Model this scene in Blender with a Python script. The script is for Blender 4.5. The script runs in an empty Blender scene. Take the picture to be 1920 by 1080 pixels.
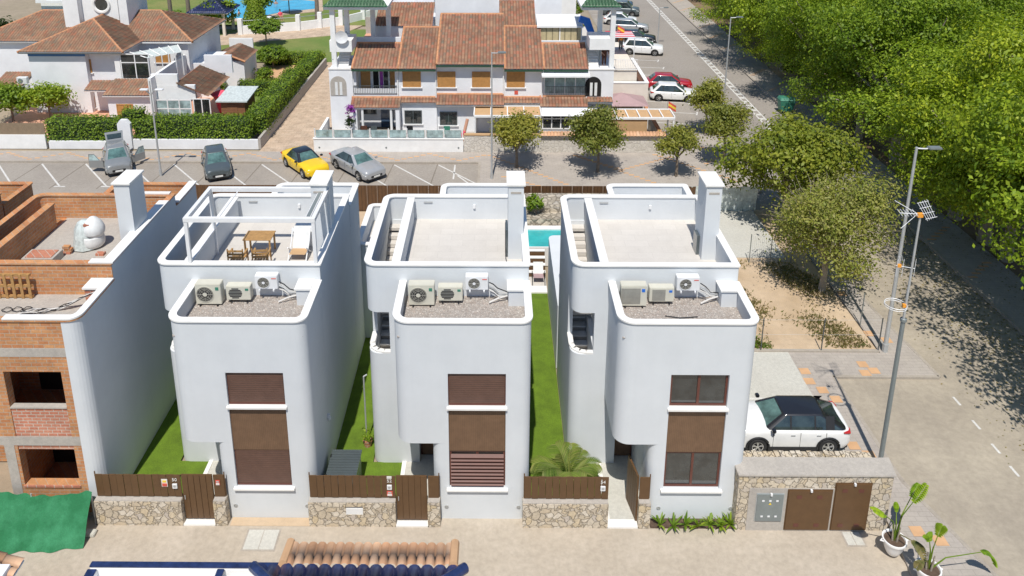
import bpy, bmesh, math, random
import numpy as np
from mathutils import Vector, Matrix
R = math.radians
random.seed(7); rng = np.random.default_rng(7)
S = bpy.context.scene
COL = S.collection
# ------------------------------------------------------------------ camera, sky, sun
F_, TH, YAW, CX, CY, H = 1465.63, 0.2736219, -0.0073479, 918.86, 111.10, 22.1503
cd = bpy.data.cameras.new('camera'); cam = bpy.data.objects.new('camera', cd); COL.objects.link(cam)
cam.location = (0, 0, H); cam.rotation_euler = (math.pi/2-TH, 0, -YAW)
cd.sensor_width = 36; cd.lens = F_/1920*36
cd.shift_x = (960-CX)/1920; cd.shift_y = -(540-CY)/1920
cd.clip_start = .5; cd.clip_end = 1500
S.camera = cam
W = bpy.data.worlds.new('World'); S.world = W; W.use_nodes = True
nt = W.node_tree; bg = nt.nodes['Background']; sky = nt.nodes.new('ShaderNodeTexSky')
SUN = Vector((-.055, -.54, 1.0)).normalized()
sky.sky_type = 'NISHITA'; sky.sun_disc = False
sky.sun_elevation = math.asin(SUN.z); sky.sun_rotation = math.atan2(SUN.x, SUN.y)
sky.air_density = 1.2; sky.dust_density = .2; sky.ozone_density = 5
nt.links.new(sky.outputs[0], bg.inputs[0]); bg.inputs[1].default_value = .10
sd = bpy.data.lights.new('sun', 'SUN'); sd.energy = 4.8; sd.angle = R(.5); sd.color = (1, .955, .88)
so = bpy.data.objects.new('sun', sd); COL.objects.link(so)
so.rotation_euler = SUN.to_track_quat('Z', 'Y').to_euler(); so.location = (-10, -20, 60)
S.view_settings.view_transform = 'Standard'; S.view_settings.look = 'None'
S.view_settings.gamma = 1; S.view_settings.exposure = -.05

# ------------------------------------------------------------------ where a photo point lies in the world
def ray(px, py):
    a = (px-CX)/F_; b = (py-CY)/F_
    y = math.cos(TH)-b*math.sin(TH); z = -(math.sin(TH)+b*math.cos(TH))
    c, s = math.cos(YAW), math.sin(YAW)
    return a*c+y*s, -a*s+y*c, z
def G(px, py, z=0.):
    x, y, k = ray(px, py); t = (z-H)/k
    return (x*t, y*t, z)
def OY(px, py, Y):
    x, y, k = ray(px, py); t = Y/y
    return (x*t, Y, H+k*t)

# ------------------------------------------------------------------ materials
def nodes(name):
    m = bpy.data.materials.new(name); m.use_nodes = True
    return m, m.node_tree, m.node_tree.nodes['Principled BSDF']
def N(t, k, **kw):
    n = t.nodes.new(k)
    for a, b in kw.items():
        if a in n.inputs: n.inputs[a].default_value = b
        else: setattr(n, a, b)
    return n
def lk(t, a, b): t.links.new(a, b)
def ramp(t, fac, stops):
    r = t.nodes.new('ShaderNodeValToRGB'); e = r.color_ramp.elements
    while len(e) < len(stops): e.new(.5)
    for i, (p, c) in enumerate(stops): e[i].position = p; e[i].color = (*c, 1)
    lk(t, fac, r.inputs[0]); return r.outputs[0]
def mix(t, fac, a, b, mode='MIX'):
    n = t.nodes.new('ShaderNodeMix'); n.data_type = 'RGBA'; n.blend_type = mode
    for s, v in ((n.inputs[0], fac), (n.inputs[6], a), (n.inputs[7], b)):
        if isinstance(v, (int, float)): s.default_value = v
        elif isinstance(v, tuple): s.default_value = (*v[:3], 1)
        else: lk(t, v, s)
    return n.outputs[2]
def coord(t, kind='Object'): return t.nodes.new('ShaderNodeTexCoord').outputs[kind]
def bump(t, p, h, strength=.3, dist=.02):
    b = N(t, 'ShaderNodeBump', Strength=strength, Distance=dist); lk(t, h, b.inputs['Height']); lk(t, b.outputs[0], p.inputs['Normal'])
def noise(t, co, scale, detail=4, rough=.6):
    n = N(t, 'ShaderNodeTexNoise', Scale=scale, Detail=detail, Roughness=rough); lk(t, co, n.inputs['Vector']); return n.outputs[0]
def var(c, k): return tuple(max(0, min(1, v*k)) for v in c)
def M_(name, c, rough=.8, amt=.12, scale=3., bmp=0., bs=40, metal=0., fine=0.):
    m, t, p = nodes(name); co = coord(t)
    f = noise(t, co, scale, 6)
    o = ramp(t, f, [(.3, var(c, 1-amt)), (.7, var(c, 1+amt))])
    if fine:
        f2 = noise(t, co, bs*1.5, 2); o = mix(t, 1., o, ramp(t, f2, [(.3, (1-fine,)*3), (.7, (1,)*3)]), 'MULTIPLY')
    lk(t, o, p.inputs['Base Color']); p.inputs['Roughness'].default_value = rough; p.inputs['Metallic'].default_value = metal
    if bmp: bump(t, p, noise(t, co, bs, 3), bmp)
    return m
def glossy(name, c, rough=.25, metal=0., coat=0.):
    m, t, p = nodes(name); co = coord(t)
    lk(t, ramp(t, noise(t, co, 2.5, 2), [(.3, var(c, .95)), (.7, var(c, 1.05))]), p.inputs['Base Color'])
    p.inputs['Roughness'].default_value = rough; p.inputs['Metallic'].default_value = metal; p.inputs['Coat Weight'].default_value = coat
    p.inputs['Coat Roughness'].default_value = .05
    return m
def worn_mat(name, c, stain, s1=.35, s2=12, patch=.5, rough=.9, crack=0):
    m, t, p = nodes(name); co = coord(t)
    a = noise(t, co, s1, 7, .65); b = noise(t, co, s2, 4, .7); g = noise(t, co, 90, 2)
    o = mix(t, ramp(t, a, [(.42, (0,)*3), (.68, (patch,)*3)]), c, stain)
    o = mix(t, 1., o, ramp(t, b, [(.3, (.86,)*3), (.7, (1.08,)*3)]), 'MULTIPLY')
    o = mix(t, 1., o, ramp(t, g, [(.35, (.82,)*3), (.65, (1.1,)*3)]), 'MULTIPLY')
    if crack:
        v = N(t, 'ShaderNodeTexVoronoi', feature='DISTANCE_TO_EDGE', Scale=crack)
        lk(t, mix(t, .12, co, N_col(t, co)), v.inputs['Vector'])
        o = mix(t, ramp(t, v.outputs['Distance'], [(0, (.55,)*3), (.012, (0,)*3)]), o, var(c, .45))
    lk(t, o, p.inputs['Base Color']); p.inputs['Roughness'].default_value = rough
    bump(t, p, g, .25, .01); return m
def N_col(t, co):
    n = N(t, 'ShaderNodeTexNoise', Scale=2., Detail=3.); lk(t, co, n.inputs['Vector']); return n.outputs[1]
def wallco(t):      # (x+y, z) so bricks and slats run level on every upright face
    sp = t.nodes.new('ShaderNodeSeparateXYZ'); lk(t, coord(t), sp.inputs[0])
    a = N(t, 'ShaderNodeMath', operation='ADD'); lk(t, sp.outputs[0], a.inputs[0]); lk(t, sp.outputs[1], a.inputs[1])
    c = t.nodes.new('ShaderNodeCombineXYZ'); lk(t, a.outputs[0], c.inputs[0]); lk(t, sp.outputs[2], c.inputs[1]); return c.outputs[0]
def brick_mat(name, c1, c2, mortar, w=.3, h=.11, ms=.012, flat=False, bias=0., offset=.5, bmp=.5, dirt=1.):
    m, t, p = nodes(name); co = coord(t) if flat else wallco(t)
    b = N(t, 'ShaderNodeTexBrick', Scale=1.); b.offset = offset
    b.inputs['Color1'].default_value = (*c1, 1); b.inputs['Color2'].default_value = (*c2, 1); b.inputs['Mortar'].default_value = (*mortar, 1)
    b.inputs['Mortar Size'].default_value = ms; b.inputs['Brick Width'].default_value = w; b.inputs['Row Height'].default_value = h; b.inputs['Bias'].default_value = bias
    lk(t, co, b.inputs['Vector'])
    o = mix(t, 1., b.outputs[0], ramp(t, noise(t, coord(t), 1.2, 7, .7), [(.3, (1-.28*dirt,)*3), (.7, (1+.15*dirt,)*3)]), 'MULTIPLY')
    o = mix(t, 1., o, ramp(t, noise(t, coord(t), 14, 3), [(.3, (1-.15*dirt,)*3), (.7, (1+.08*dirt,)*3)]), 'MULTIPLY')
    lk(t, o, p.inputs['Base Color']); p.inputs['Roughness'].default_value = .9
    iv = N(t, 'ShaderNodeMath', operation='SUBTRACT'); iv.inputs[0].default_value = 1; lk(t, b.outputs['Fac'], iv.inputs[1])
    bump(t, p, iv.outputs[0], bmp, .01); return m
def stone_mat(name, cols, scale, mortar, edge=.06, bmp=1., dist=.04, warp=.08):
    m, t, p = nodes(name); co = coord(t)
    nc = N(t, 'ShaderNodeTexNoise', Scale=5., Detail=3.); lk(t, co, nc.inputs['Vector'])
    w = mix(t, warp, co, nc.outputs[1])
    v = N(t, 'ShaderNodeTexVoronoi', Scale=scale); lk(t, w, v.inputs['Vector'])
    e = N(t, 'ShaderNodeTexVoronoi', feature='DISTANCE_TO_EDGE', Scale=scale); lk(t, w, e.inputs['Vector'])
    sp = t.nodes.new('ShaderNodeSeparateColor'); lk(t, v.outputs['Color'], sp.inputs[0])
    n = len(cols); o = ramp(t, sp.outputs[0], [(i/(n-1), c) for i, c in enumerate(cols)])
    o = mix(t, 1., o, ramp(t, noise(t, co, 16, 4, .7), [(.3, (.75,)*3), (.7, (1.12,)*3)]), 'MULTIPLY')
    o = mix(t, ramp(t, e.outputs['Distance'], [(0, (1,)*3), (edge, (0,)*3)]), o, mortar)
    lk(t, o, p.inputs['Base Color']); p.inputs['Roughness'].default_value = .9
    bump(t, p, ramp(t, e.outputs['Distance'], [(0, (0,)*3), (edge*2.2, (1,)*3)]), bmp, dist); return m
def tile_mat(name, cols, rough=.75):
    m, t, p = nodes(name); uv = coord(t, 'UV')
    fl = N(t, 'ShaderNodeVectorMath', operation='FLOOR'); lk(t, uv, fl.inputs[0])
    wn = t.nodes.new('ShaderNodeTexWhiteNoise'); lk(t, fl.outputs[0], wn.inputs[0])
    n = len(cols); o = ramp(t, wn.outputs[0], [(i/(n-1), c) for i, c in enumerate(cols)])
    o = mix(t, 1., o, ramp(t, noise(t, coord(t), .9, 6, .7), [(.3, (.62,)*3), (.65, (1.1,)*3)]), 'MULTIPLY')
    fr = N(t, 'ShaderNodeVectorMath', operation='FRACTION'); lk(t, uv, fr.inputs[0])
    sp = t.nodes.new('ShaderNodeSeparateXYZ'); lk(t, fr.outputs[0], sp.inputs[0])
    o = mix(t, ramp(t, sp.outputs[0], [(0, (.8,)*3), (.2, (0,)*3), (.8, (0,)*3), (1, (.8,)*3)]), o, var(cols[0], .45))
    lk(t, o, p.inputs['Base Color']); p.inputs['Roughness'].default_value = rough; return m
def leaf_mat(name, cols, trans=.35):
    m, t, p = nodes(name)
    g = t.nodes.new('ShaderNodeNewGeometry'); n = len(cols)
    o = ramp(t, g.outputs['Random Per Island'], [(i/(n-1), c) for i, c in enumerate(cols)])
    o = mix(t, 1., o, ramp(t, noise(t, coord(t), .7, 3), [(.3, (.7, .78, .7)), (.7, (1.15, 1.1, 1.0))]), 'MULTIPLY')
    oi = t.nodes.new('ShaderNodeObjectInfo'); o = mix(t, 1., o, ramp(t, oi.outputs['Random'], [(0, (.72, .78, .8)), (.5, (1, 1, 1)), (1, (1.22, 1.1, .95))]), 'MULTIPLY')
    lk(t, o, p.inputs['Base Color']); p.inputs['Roughness'].default_value = .5; p.inputs['Specular IOR Level'].default_value = .3
    tr = t.nodes.new('ShaderNodeBsdfTranslucent'); lk(t, mix(t, 1., o, (1.3, 1.35, .6), 'MULTIPLY'), tr.inputs[0])
    ms = t.nodes.new('ShaderNodeMixShader'); ms.inputs[0].default_value = trans
    lk(t, p.outputs[0], ms.inputs[1]); lk(t, tr.outputs[0], ms.inputs[2]); lk(t, ms.outputs[0], t.nodes['Material Output'].inputs[0]); return m
def glass_mat(name, c, rough=.05):
    m, t, p = nodes(name); co = coord(t)
    lk(t, ramp(t, noise(t, co, 1.8, 3), [(.35, var(c, .6)), (.65, var(c, 1.5))]), p.inputs['Base Color'])
    p.inputs['Roughness'].default_value = rough; p.inputs['Specular IOR Level'].default_value = .9; p.inputs['Coat Weight'].default_value = .5
    return m
def slat_mat(name, c, pitch, axis=1, dark=.45, rough=.55, bmp=.6):
    m, t, p = nodes(name); co = wallco(t)
    sp = t.nodes.new('ShaderNodeSeparateXYZ'); lk(t, co, sp.inputs[0])
    a = N(t, 'ShaderNodeMath', operation='DIVIDE'); lk(t, sp.outputs[axis], a.inputs[0]); a.inputs[1].default_value = pitch
    fr = N(t, 'ShaderNodeMath', operation='FRACT'); lk(t, a.outputs[0], fr.inputs[0])
    o = ramp(t, fr.outputs[0], [(0, var(c, dark)), (.14, c), (.86, c), (1, var(c, dark))])
    o = mix(t, 1., o, ramp(t, noise(t, coord(t), 4, 5), [(.3, (.85,)*3), (.7, (1.1,)*3)]), 'MULTIPLY')
    lk(t, o, p.inputs['Base Color']); p.inputs['Roughness'].default_value = rough
    bump(t, p, ramp(t, fr.outputs[0], [(0, (0,)*3), (.15, (1,)*3), (.85, (1,)*3), (1, (0,)*3)]), bmp, .012); return m
def water_mat(name, c):
    m, t, p = nodes(name); co = coord(t)
    lk(t, ramp(t, noise(t, co, .6, 4), [(.35, var(c, .8)), (.7, var(c, 1.25))]), p.inputs['Base Color'])
    p.inputs['Roughness'].default_value = .08; bump(t, p, noise(t, co, 5, 3), .4, .05); return m

def render_mat():
    m, t, p = nodes('white_render'); co = coord(t)
    o = ramp(t, noise(t, co, .8, 7, .65), [(.3, (.605, .63, .65)), (.7, (.655, .68, .70))])
    mp = N(t, 'ShaderNodeMapping'); mp.inputs['Scale'].default_value = (5, 5, .35); lk(t, co, mp.inputs[0])
    o = mix(t, 1., o, ramp(t, noise(t, mp.outputs[0], 1., 5), [(.3, (.985,)*3), (.55, (1,)*3)]), 'MULTIPLY')
    lk(t, o, p.inputs['Base Color']); p.inputs['Roughness'].default_value = .85
    bump(t, p, noise(t, co, 60, 3), .18, .01); return m
K = {}
K['render'] = render_mat()
K['coping'] = M_('white_coping', (.79, .775, .745), .7, .05, 2, .1, 30)
K['white'] = M_('white_paint', (.80, .80, .79), .8, .06, 1.5, .1, 30)
K['whiteB'] = M_('whitewash_wall', (.76, .77, .79), .85, .07, .8, .2, 20)
K['cream'] = M_('cream_wall', (.72, .66, .58), .85, .08, 1)
K['blue'] = M_('blue_paint', (.07, .19, .42), .7, .1, 1)
K['peach'] = M_('peach_floor_tiles', (.62, .33, .22), .8, .12, 2, .1, 10)
K['grey'] = M_('grey_metal', (.24, .27, .27), .45, .08, 3, metal=.3)
K['steel'] = M_('galvanised_steel', (.50, .51, .51), .45, .1, 3, metal=.35)
K['dark'] = M_('dark_rubber', (.02, .02, .022), .7, .2, 5)
K['black'] = M_('black_plastic', (.012, .012, .014), .5, .2, 5)
K['kerbdark'] = worn_mat('stained_asphalt', (.20, .17, .135), (.27, .23, .185), .8, 5, .8)
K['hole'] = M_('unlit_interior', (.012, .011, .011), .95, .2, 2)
K['brown'] = slat_mat('brown_sheet_slats', (.12, .062, .028), .21, 0, .45)
K['brownp'] = slat_mat('brown_ribbed_panel', (.17, .098, .055), .06, 0, .68, .6, .3)
K['shutter'] = slat_mat('brown_roller_shutter', (.13, .068, .048), .08, 1, .45)
K['brownm'] = M_('brown_metal', (.115, .06, .024), .5, .1, 3)
K['frameb'] = M_('brown_window_frame', (.12, .04, .028), .4, .1, 3)
K['glass'] = glass_mat('window_glass', (.028, .032, .032), .03)
K['glassg'] = glass_mat('green_glass', (.30, .40, .40), .15)
K['carglass'] = glass_mat('car_glass', (.03, .045, .045), .03)
K['windscreen'] = glass_mat('windscreen_glass', (.08, .15, .14), .04)
K['stone'] = stone_mat('rubble_stone', [(.56, .46, .33), (.62, .54, .43), (.50, .42, .31), (.66, .59, .49), (.58, .47, .31), (.53, .47, .41)], 5.6, (.44, .37, .29), .03, 1., .04, .22)
K['stonew'] = stone_mat('pale_stone', [(.60, .56, .50), (.66, .62, .56), (.56, .52, .46), (.68, .64, .58)], 4, (.58, .54, .49), .04, .6)
K['rock'] = stone_mat('garden_rock', [(.46, .40, .31), (.54, .47, .37), (.36, .31, .24), (.50, .45, .38)], 3.4, (.18, .15, .11), .08, 1., .05, .2)
K['cement'] = worn_mat('cement', (.47, .43, .38), (.36, .33, .30), .8, 9, .6)
K['gravel'] = stone_mat('roof_gravel', [(.60, .54, .48), (.44, .38, .34), (.70, .65, .59), (.52, .43, .37), (.64, .58, .52)], 20, (.34, .29, .25), .1, 1., .02)
K['brick'] = brick_mat('hollow_brick', (.52, .215, .09), (.60, .30, .13), (.48, .37, .27), .34, .135, .012)
K['brickr'] = brick_mat('red_brick', (.52, .19, .115), (.56, .24, .15), (.56, .46, .38), .30, .12, .014)
K['paver'] = brick_mat('grey_pavers', (.40, .355, .315), (.43, .385, .34), (.32, .285, .25), .4, .2, .008, flat=True, bmp=.12, dirt=.45)
K['paverpink'] = brick_mat('sandstone_pavers', (.52, .39, .28), (.58, .45, .33), (.40, .30, .22), .6, .4, .014, flat=True, bmp=.15)
K['floor'] = brick_mat('terrace_tiles', (.57, .535, .49), (.60, .565, .52), (.52, .49, .45), .9, .45, .008, flat=True, bmp=.1, dirt=.25)
K['orange'] = M_('orange_paver', (.58, .35, .19), .85, .12, 2, .1, 30)
K['asphalt'] = worn_mat('old_asphalt', (.36, .32, .275), (.28, .245, .21), .22, 6, .8)
K['road'] = worn_mat('road_asphalt', (.33, .295, .26), (.27, .24, .21), .18, 5, .7)
K['street'] = worn_mat('dusty_street', (.45, .385, .305), (.53, .46, .375), .5, 5, .8)
K['lane'] = worn_mat('dusty_lane', (.36, .31, .245), (.45, .39, .305), .4, 4, 1.)
K['concrete'] = worn_mat('pale_concrete', (.56, .545, .49), (.50, .48, .43), .5, 8, .6)
K['kerb'] = worn_mat('kerb_stone', (.42, .37, .31), (.30, .26, .22), 1.5, 9, .6)
K['dirt'] = worn_mat('dry_earth', (.58, .44, .30), (.44, .32, .20), .5, 4, .9)
K['duff'] = worn_mat('leaf_litter', (.19, .125, .075), (.30, .21, .13), .3, 3, .9)
K['ground'] = worn_mat('ground_earth', (.36, .29, .21), (.27, .23, .15), .05, 1, .8)
K['turf'] = M_('artificial_turf', (.14, .235, .012), .9, .22, 1.6, .8, 45, fine=.5)
K['lawn'] = worn_mat('lawn', (.13, .20, .035), (.30, .26, .09), .12, 3, .7)
K['line'] = M_('road_paint', (.72, .70, .66), .8, .12, 4, fine=.3, bs=12)
K['wood'] = M_('teak_wood', (.42, .24, .09), .6, .2, 8)
K['ochre'] = slat_mat('ochre_shutter', (.50, .25, .075), .06, 1, .72)
K['shed'] = slat_mat('shed_boards', (.24, .115, .055), .14, 1, .6)
K['reed'] = slat_mat('reed_screen', (.27, .20, .13), .05, 0, .5)
K['tan'] = M_('tan_canvas', (.52, .33, .17), .85, .08, 3)
K['awning'] = slat_mat('striped_canvas', (.50, .42, .25), .5, 0, .35)
K['red'] = M_('red_fabric', (.62, .03, .06), .8, .1, 2)
K['pink'] = M_('pink_fabric', (.85, .10, .16), .7, .1, 2)
K['bluecloth'] = M_('blue_cloth', (.02, .16, .62), .7, .1, 2)
K['mauve'] = M_('mauve_canvas', (.40, .27, .27), .85, .08, 2)
K['net'] = worn_mat('green_netting', (.015, .15, .055), (.05, .26, .12), 1.2, 22, .9)
K['tile'] = tile_mat('clay_roof_tiles', [(.38, .165, .09), (.31, .19, .125), (.46, .17, .10), (.27, .17, .11), (.40, .23, .14), (.36, .15, .09), (.22, .17, .12)])
K['tileg'] = tile_mat('weathered_roof_tiles', [(.34, .17, .095), (.30, .19, .12), (.42, .17, .095), (.27, .17, .11), (.38, .22, .13), (.23, .18, .125), (.36, .16, .1)])
K['tilet'] = tile_mat('terracotta_tiles', [(.68, .40, .23), (.60, .31, .16), (.72, .46, .29), (.64, .36, .19)])
K['tileb'] = tile_mat('blue_glazed_tiles', [(.022, .03, .11), (.04, .055, .15), (.02, .026, .085), (.08, .10, .19)], .32)
K['gutter'] = M_('green_gutter', (.03, .075, .045), .5, .15, 3)
K['tilegreen'] = tile_mat('green_glazed_tiles', [(.03, .11, .045), (.05, .14, .06), (.025, .09, .035)], .4)
K['ridge'] = M_('ridge_tiles', (.50, .24, .12), .8, .25, 3)
K['blueglaze'] = M_('blue_glaze', (.02, .035, .105), .3, .35, 6)
K['bark'] = M_('tree_bark', (.20, .16, .125), .9, .25, 5, .6, 20)
K['barkpale'] = M_('pale_bark', (.34, .29, .23), .9, .2, 5, .5, 20)
K['leafF'] = leaf_mat('forest_leaves', [(.11, .19, .015), (.25, .35, .025), (.35, .45, .03), (.16, .25, .018), (.46, .54, .05)])
K['leafS'] = leaf_mat('street_tree_leaves', [(.17, .20, .035), (.27, .28, .05), (.35, .34, .07), (.21, .23, .04), (.42, .38, .10)])
K['leafD'] = leaf_mat('dry_tree_leaves', [(.21, .26, .05), (.28, .30, .09), (.17, .23, .035), (.34, .33, .15), (.24, .29, .05)], .3)
K['leafO'] = leaf_mat('olive_tree_leaves', [(.19, .24, .03), (.29, .32, .035), (.38, .38, .05), (.22, .26, .03)])
K['leafH'] = leaf_mat('hedge_leaves', [(.11, .20, .02), (.18, .29, .03), (.25, .36, .04), (.14, .23, .02), (.32, .42, .06)])
K['leafY'] = leaf_mat('yellow_green_leaves', [(.16, .26, .02), (.26, .36, .03), (.20, .30, .02), (.34, .42, .05)])
K['leafB'] = leaf_mat('dark_shrub_leaves', [(.02, .04, .012), (.035, .06, .015), (.05, .075, .02)])
K['palm'] = leaf_mat('palm_fronds', [(.16, .24, .04), (.26, .32, .07), (.36, .36, .12), (.10, .18, .03)])
K['banana'] = leaf_mat('broad_leaves', [(.22, .38, .03), (.32, .46, .04), (.16, .28, .03)], .4)
K['grassdry'] = leaf_mat('dry_grass', [(.36, .27, .12), (.22, .2, .07), (.42, .33, .18), (.14, .17, .04)])
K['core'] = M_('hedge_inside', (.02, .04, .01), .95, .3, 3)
K['purple'] = leaf_mat('purple_blossom', [(.35, .06, .5), (.45, .1, .6)])
K['pool'] = water_mat('pool_water', (.03, .38, .62))
K['poolg'] = water_mat('plunge_pool_water', (.05, .42, .42))
K['bag'] = M_('white_sack', (.70, .71, .70), .7, .1, 4, .4, 8)
K['film'] = M_('clear_wrap', (.55, .60, .58), .3, .25, 6, .6, 7)
K['acbody'] = M_('air_unit_enamel', (.60, .58, .49), .45, .06, 2)
K['acwhite'] = M_('white_enamel', (.74, .745, .75), .45, .05, 2)
K['acgrille'] = slat_mat('air_unit_grille', (.33, .32, .28), .03, 1, .4)
K['cable'] = M_('pale_cable', (.62, .60, .57), .6, .1, 3)
K['greenp'] = M_('green_plastic', (.05, .22, .15), .5, .1, 2)
K['lime'] = M_('lime_plastic', (.32, .55, .04), .5, .1, 2)
K['antorange'] = M_('orange_plastic', (.85, .35, .04), .5, .1, 2)
K['skin'] = M_('skin', (.50, .28, .19), .6, .08, 4)
K['hair'] = M_('hair', (.04, .025, .018), .7, .2, 9)
K['redsign'] = M_('red_sign', (.62, .10, .07), .6, .1, 5)
K['signwhite'] = M_('white_sign', (.72, .70, .66), .6, .05, 5)
K['signyellow'] = M_('yellow_sign', (.85, .60, .05), .6, .05, 5)
K['lamp'] = glossy('headlight_lens', (.75, .78, .8), .1)
K['tail'] = glossy('red_lens', (.45, .02, .02), .2)
K['alloy'] = glossy('alloy_rim', (.55, .54, .52), .3, .7)
K['plate'] = M_('number_plate', (.75, .75, .72), .5, .04, 9)
K['potwhite'] = M_('white_glazed_pot', (.82, .81, .80), .3, .05, 4)
K['soil'] = M_('soil', (.10, .065, .045), .95, .3, 8, .6, 20)
K['matbrown'] = M_('door_mat', (.09, .035, .02), .95, .2, 9)
CARC = dict(white=(.78, .78, .77), silver=(.42, .43, .44), graphite=(.10, .12, .125), yellow=(.85, .56, .01), red=(.38, .01, .02), black=(.015, .016, .02), grey=(.28, .29, .29), blue=(.05, .09, .16))
for k, c in CARC.items(): K['car_'+k] = glossy('car_paint_'+k, c, .3, .25 if k in ('silver', 'grey', 'graphite') else 0, .8)

# ------------------------------------------------------------------ mesh building
class MB:
    def __init__(s): s.v = []; s.f = []; s.m = []; s.mats = []; s.k = 'render'
    def mat(s, k):
        if k not in s.mats: s.mats.append(k)
        return s.mats.index(k)
    def add(s, vs, fs, k):
        b = len(s.v); i = s.mat(k); s.v += [tuple(v) for v in vs]
        s.f += [[j+b for j in f] for f in fs]; s.m += [i]*len(fs); return s
    def box(s, x0, x1, y0, y1, z0, z1, k='render'):
        return s.add([(x, y, z) for z in (z0, z1) for y in (y0, y1) for x in (x0, x1)],
                     [(0, 2, 3, 1), (4, 5, 7, 6), (0, 1, 5, 4), (2, 6, 7, 3), (0, 4, 6, 2), (1, 3, 7, 5)], k)
    def prism(s, P, z0, z1, k='render', top=True, bottom=True):
        n = len(P); vs = [(x, y, z0) for x, y in P]+[(x, y, z1) for x, y in P]
        fs = [(i, (i+1) % n, n+(i+1) % n, n+i) for i in range(n)]
        if top: fs.append(list(range(n, 2*n)))
        if bottom: fs.append(list(range(n-1, -1, -1)))
        return s.add(vs, fs, k)
    def ring(s, P, Q, z0, z1, k='render', skip=-1):
        n = len(P); vs = [(*p, z0) for p in P]+[(*p, z1) for p in P]+[(*p, z0) for p in Q]+[(*p, z1) for p in Q]; fs = []
        for i in range(n):
            if i == skip: continue
            j = (i+1) % n
            fs += [(i, j, n+j, n+i), (n+i, n+j, 3*n+j, 3*n+i), (3*n+i, 3*n+j, 2*n+j, 2*n+i), (2*n+i, 2*n+j, j, i)]
        return s.add(vs, fs, k)
    def quad(s, a, b, c, d, k): return s.add([a, b, c, d], [(0, 1, 2, 3)], k)
    def tube(s, p0, p1, r, k, r1=None, n=8, cap=True):
        return s.path([p0, p1], [r, r if r1 is None else r1], k, n, cap)
    def path(s, pts, rs, k, n=8, cap=True):
        pts = [Vector(p) for p in pts]
        if isinstance(rs, (int, float)): rs = [rs]*len(pts)
        vs = []; up = Vector((0, 0, 1))
        for i, p in enumerate(pts):
            d = (pts[min(i+1, len(pts)-1)]-pts[max(i-1, 0)]).normalized()
            a = d.cross(up if abs(d.z) < .95 else Vector((1, 0, 0))).normalized(); b = a.cross(d)
            vs += [p+(a*math.cos(2*math.pi*j/n)+b*math.sin(2*math.pi*j/n))*rs[i] for j in range(n)]
        fs = [(i*n+j, i*n+(j+1) % n, (i+1)*n+(j+1) % n, (i+1)*n+j) for i in range(len(pts)-1) for j in range(n)]
        if cap: fs += [list(range(n)), list(range(len(pts)*n-1, (len(pts)-1)*n-1, -1))]
        return s.add(vs, fs, k)
    def lathe(s, prof, k, c=(0, 0, 0), n=20, axis='z'):
        vs = []
        for r, z in prof:
            for j in range(n):
                a = 2*math.pi*j/n; p = (r*math.cos(a), r*math.sin(a), z)
                if axis == 'y': p = (p[0], p[2], p[1])
                if axis == 'x': p = (p[2], p[0], p[1])
                vs.append((p[0]+c[0], p[1]+c[1], p[2]+c[2]))
        fs = [(i*n+j, i*n+(j+1) % n, (i+1)*n+(j+1) % n, (i+1)*n+j) for i in range(len(prof)-1) for j in range(n)]
        return s.add(vs, fs, k)
    def disc(s, c, r, k, axis='y', n=20):
        a = [2*math.pi*j/n for j in range(n)]
        f = {'y': lambda t: (c[0]+r*math.cos(t), c[1], c[2]+r*math.sin(t)), 'x': lambda t: (c[0], c[1]+r*math.cos(t), c[2]+r*math.sin(t)), 'z': lambda t: (c[0]+r*math.cos(t), c[1]+r*math.sin(t), c[2])}[axis]
        return s.add([f(t) for t in a], [list(range(n))], k)
    def build(s, name, parent=None, org=None, smooth=30, bev=0., sub=0):
        o_ = Vector(org) if org is not None else (Vector(parent['_o']) if parent is not None and '_o' in parent else Vector((0, 0, 0)))
        me = bpy.data.meshes.new(name); me.from_pydata([tuple(Vector(v)-o_) for v in s.v], [], s.f)
        for k in s.mats: me.materials.append(K[k])
        me.polygons.foreach_set('material_index', s.m)
        bm = bmesh.new(); bm.from_mesh(me); bmesh.ops.recalc_face_normals(bm, faces=bm.faces)
        if bev: bmesh.ops.bevel(bm, geom=[e for e in bm.edges if len(e.link_faces) == 2 and e.calc_face_angle(0) > .6], offset=bev, segments=2, affect='EDGES', clamp_overlap=True)
        bm.to_mesh(me); bm.free()
        if smooth: 
            me.polygons.foreach_set('use_smooth', [True]*len(me.polygons)); me.set_sharp_from_angle(angle=R(smooth))
        me.update()
        o = bpy.data.objects.new(name, me); COL.objects.link(o)
        if parent is not None: o.parent = parent; o['_o'] = tuple(o_)
        else: o.location = o_
        if sub: o.modifiers.new('smooth', 'SUBSURF').levels = sub; o.modifiers[0].render_levels = sub
        return o
def rr(x0, x1, y0, y1, r=(0, 0, 0, 0), n=7):     # rounded rectangle; r = front-left, front-right, back-right, back-left
    P = []
    for (cx, cy, sx, sy, a0), q in zip(((x0, y0, 1, 1, 180), (x1, y0, -1, 1, 270), (x1, y1, -1, -1, 0), (x0, y1, 1, -1, 90)), r):
        q = max(q, .002)
        for i in range(n+1):
            a = R(a0+90*i/n); P.append((cx+sx*q+q*math.cos(a), cy+sy*q+q*math.sin(a)))
    return P
def thing(name, label, cat, loc, group=None, kind=None, local=False):
    o = bpy.data.objects.new(name, None); COL.objects.link(o); o.empty_display_size = .3
    o.location = loc; o['_o'] = (0., 0., 0.) if local else tuple(float(v) for v in loc)
    return tag(o, label, cat, group, kind)
def tag(o, label=None, cat=None, group=None, kind=None):
    if label: o['label'] = label
    if cat: o['category'] = cat
    if group: o['group'] = group
    if kind: o['kind'] = kind
    return o
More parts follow.
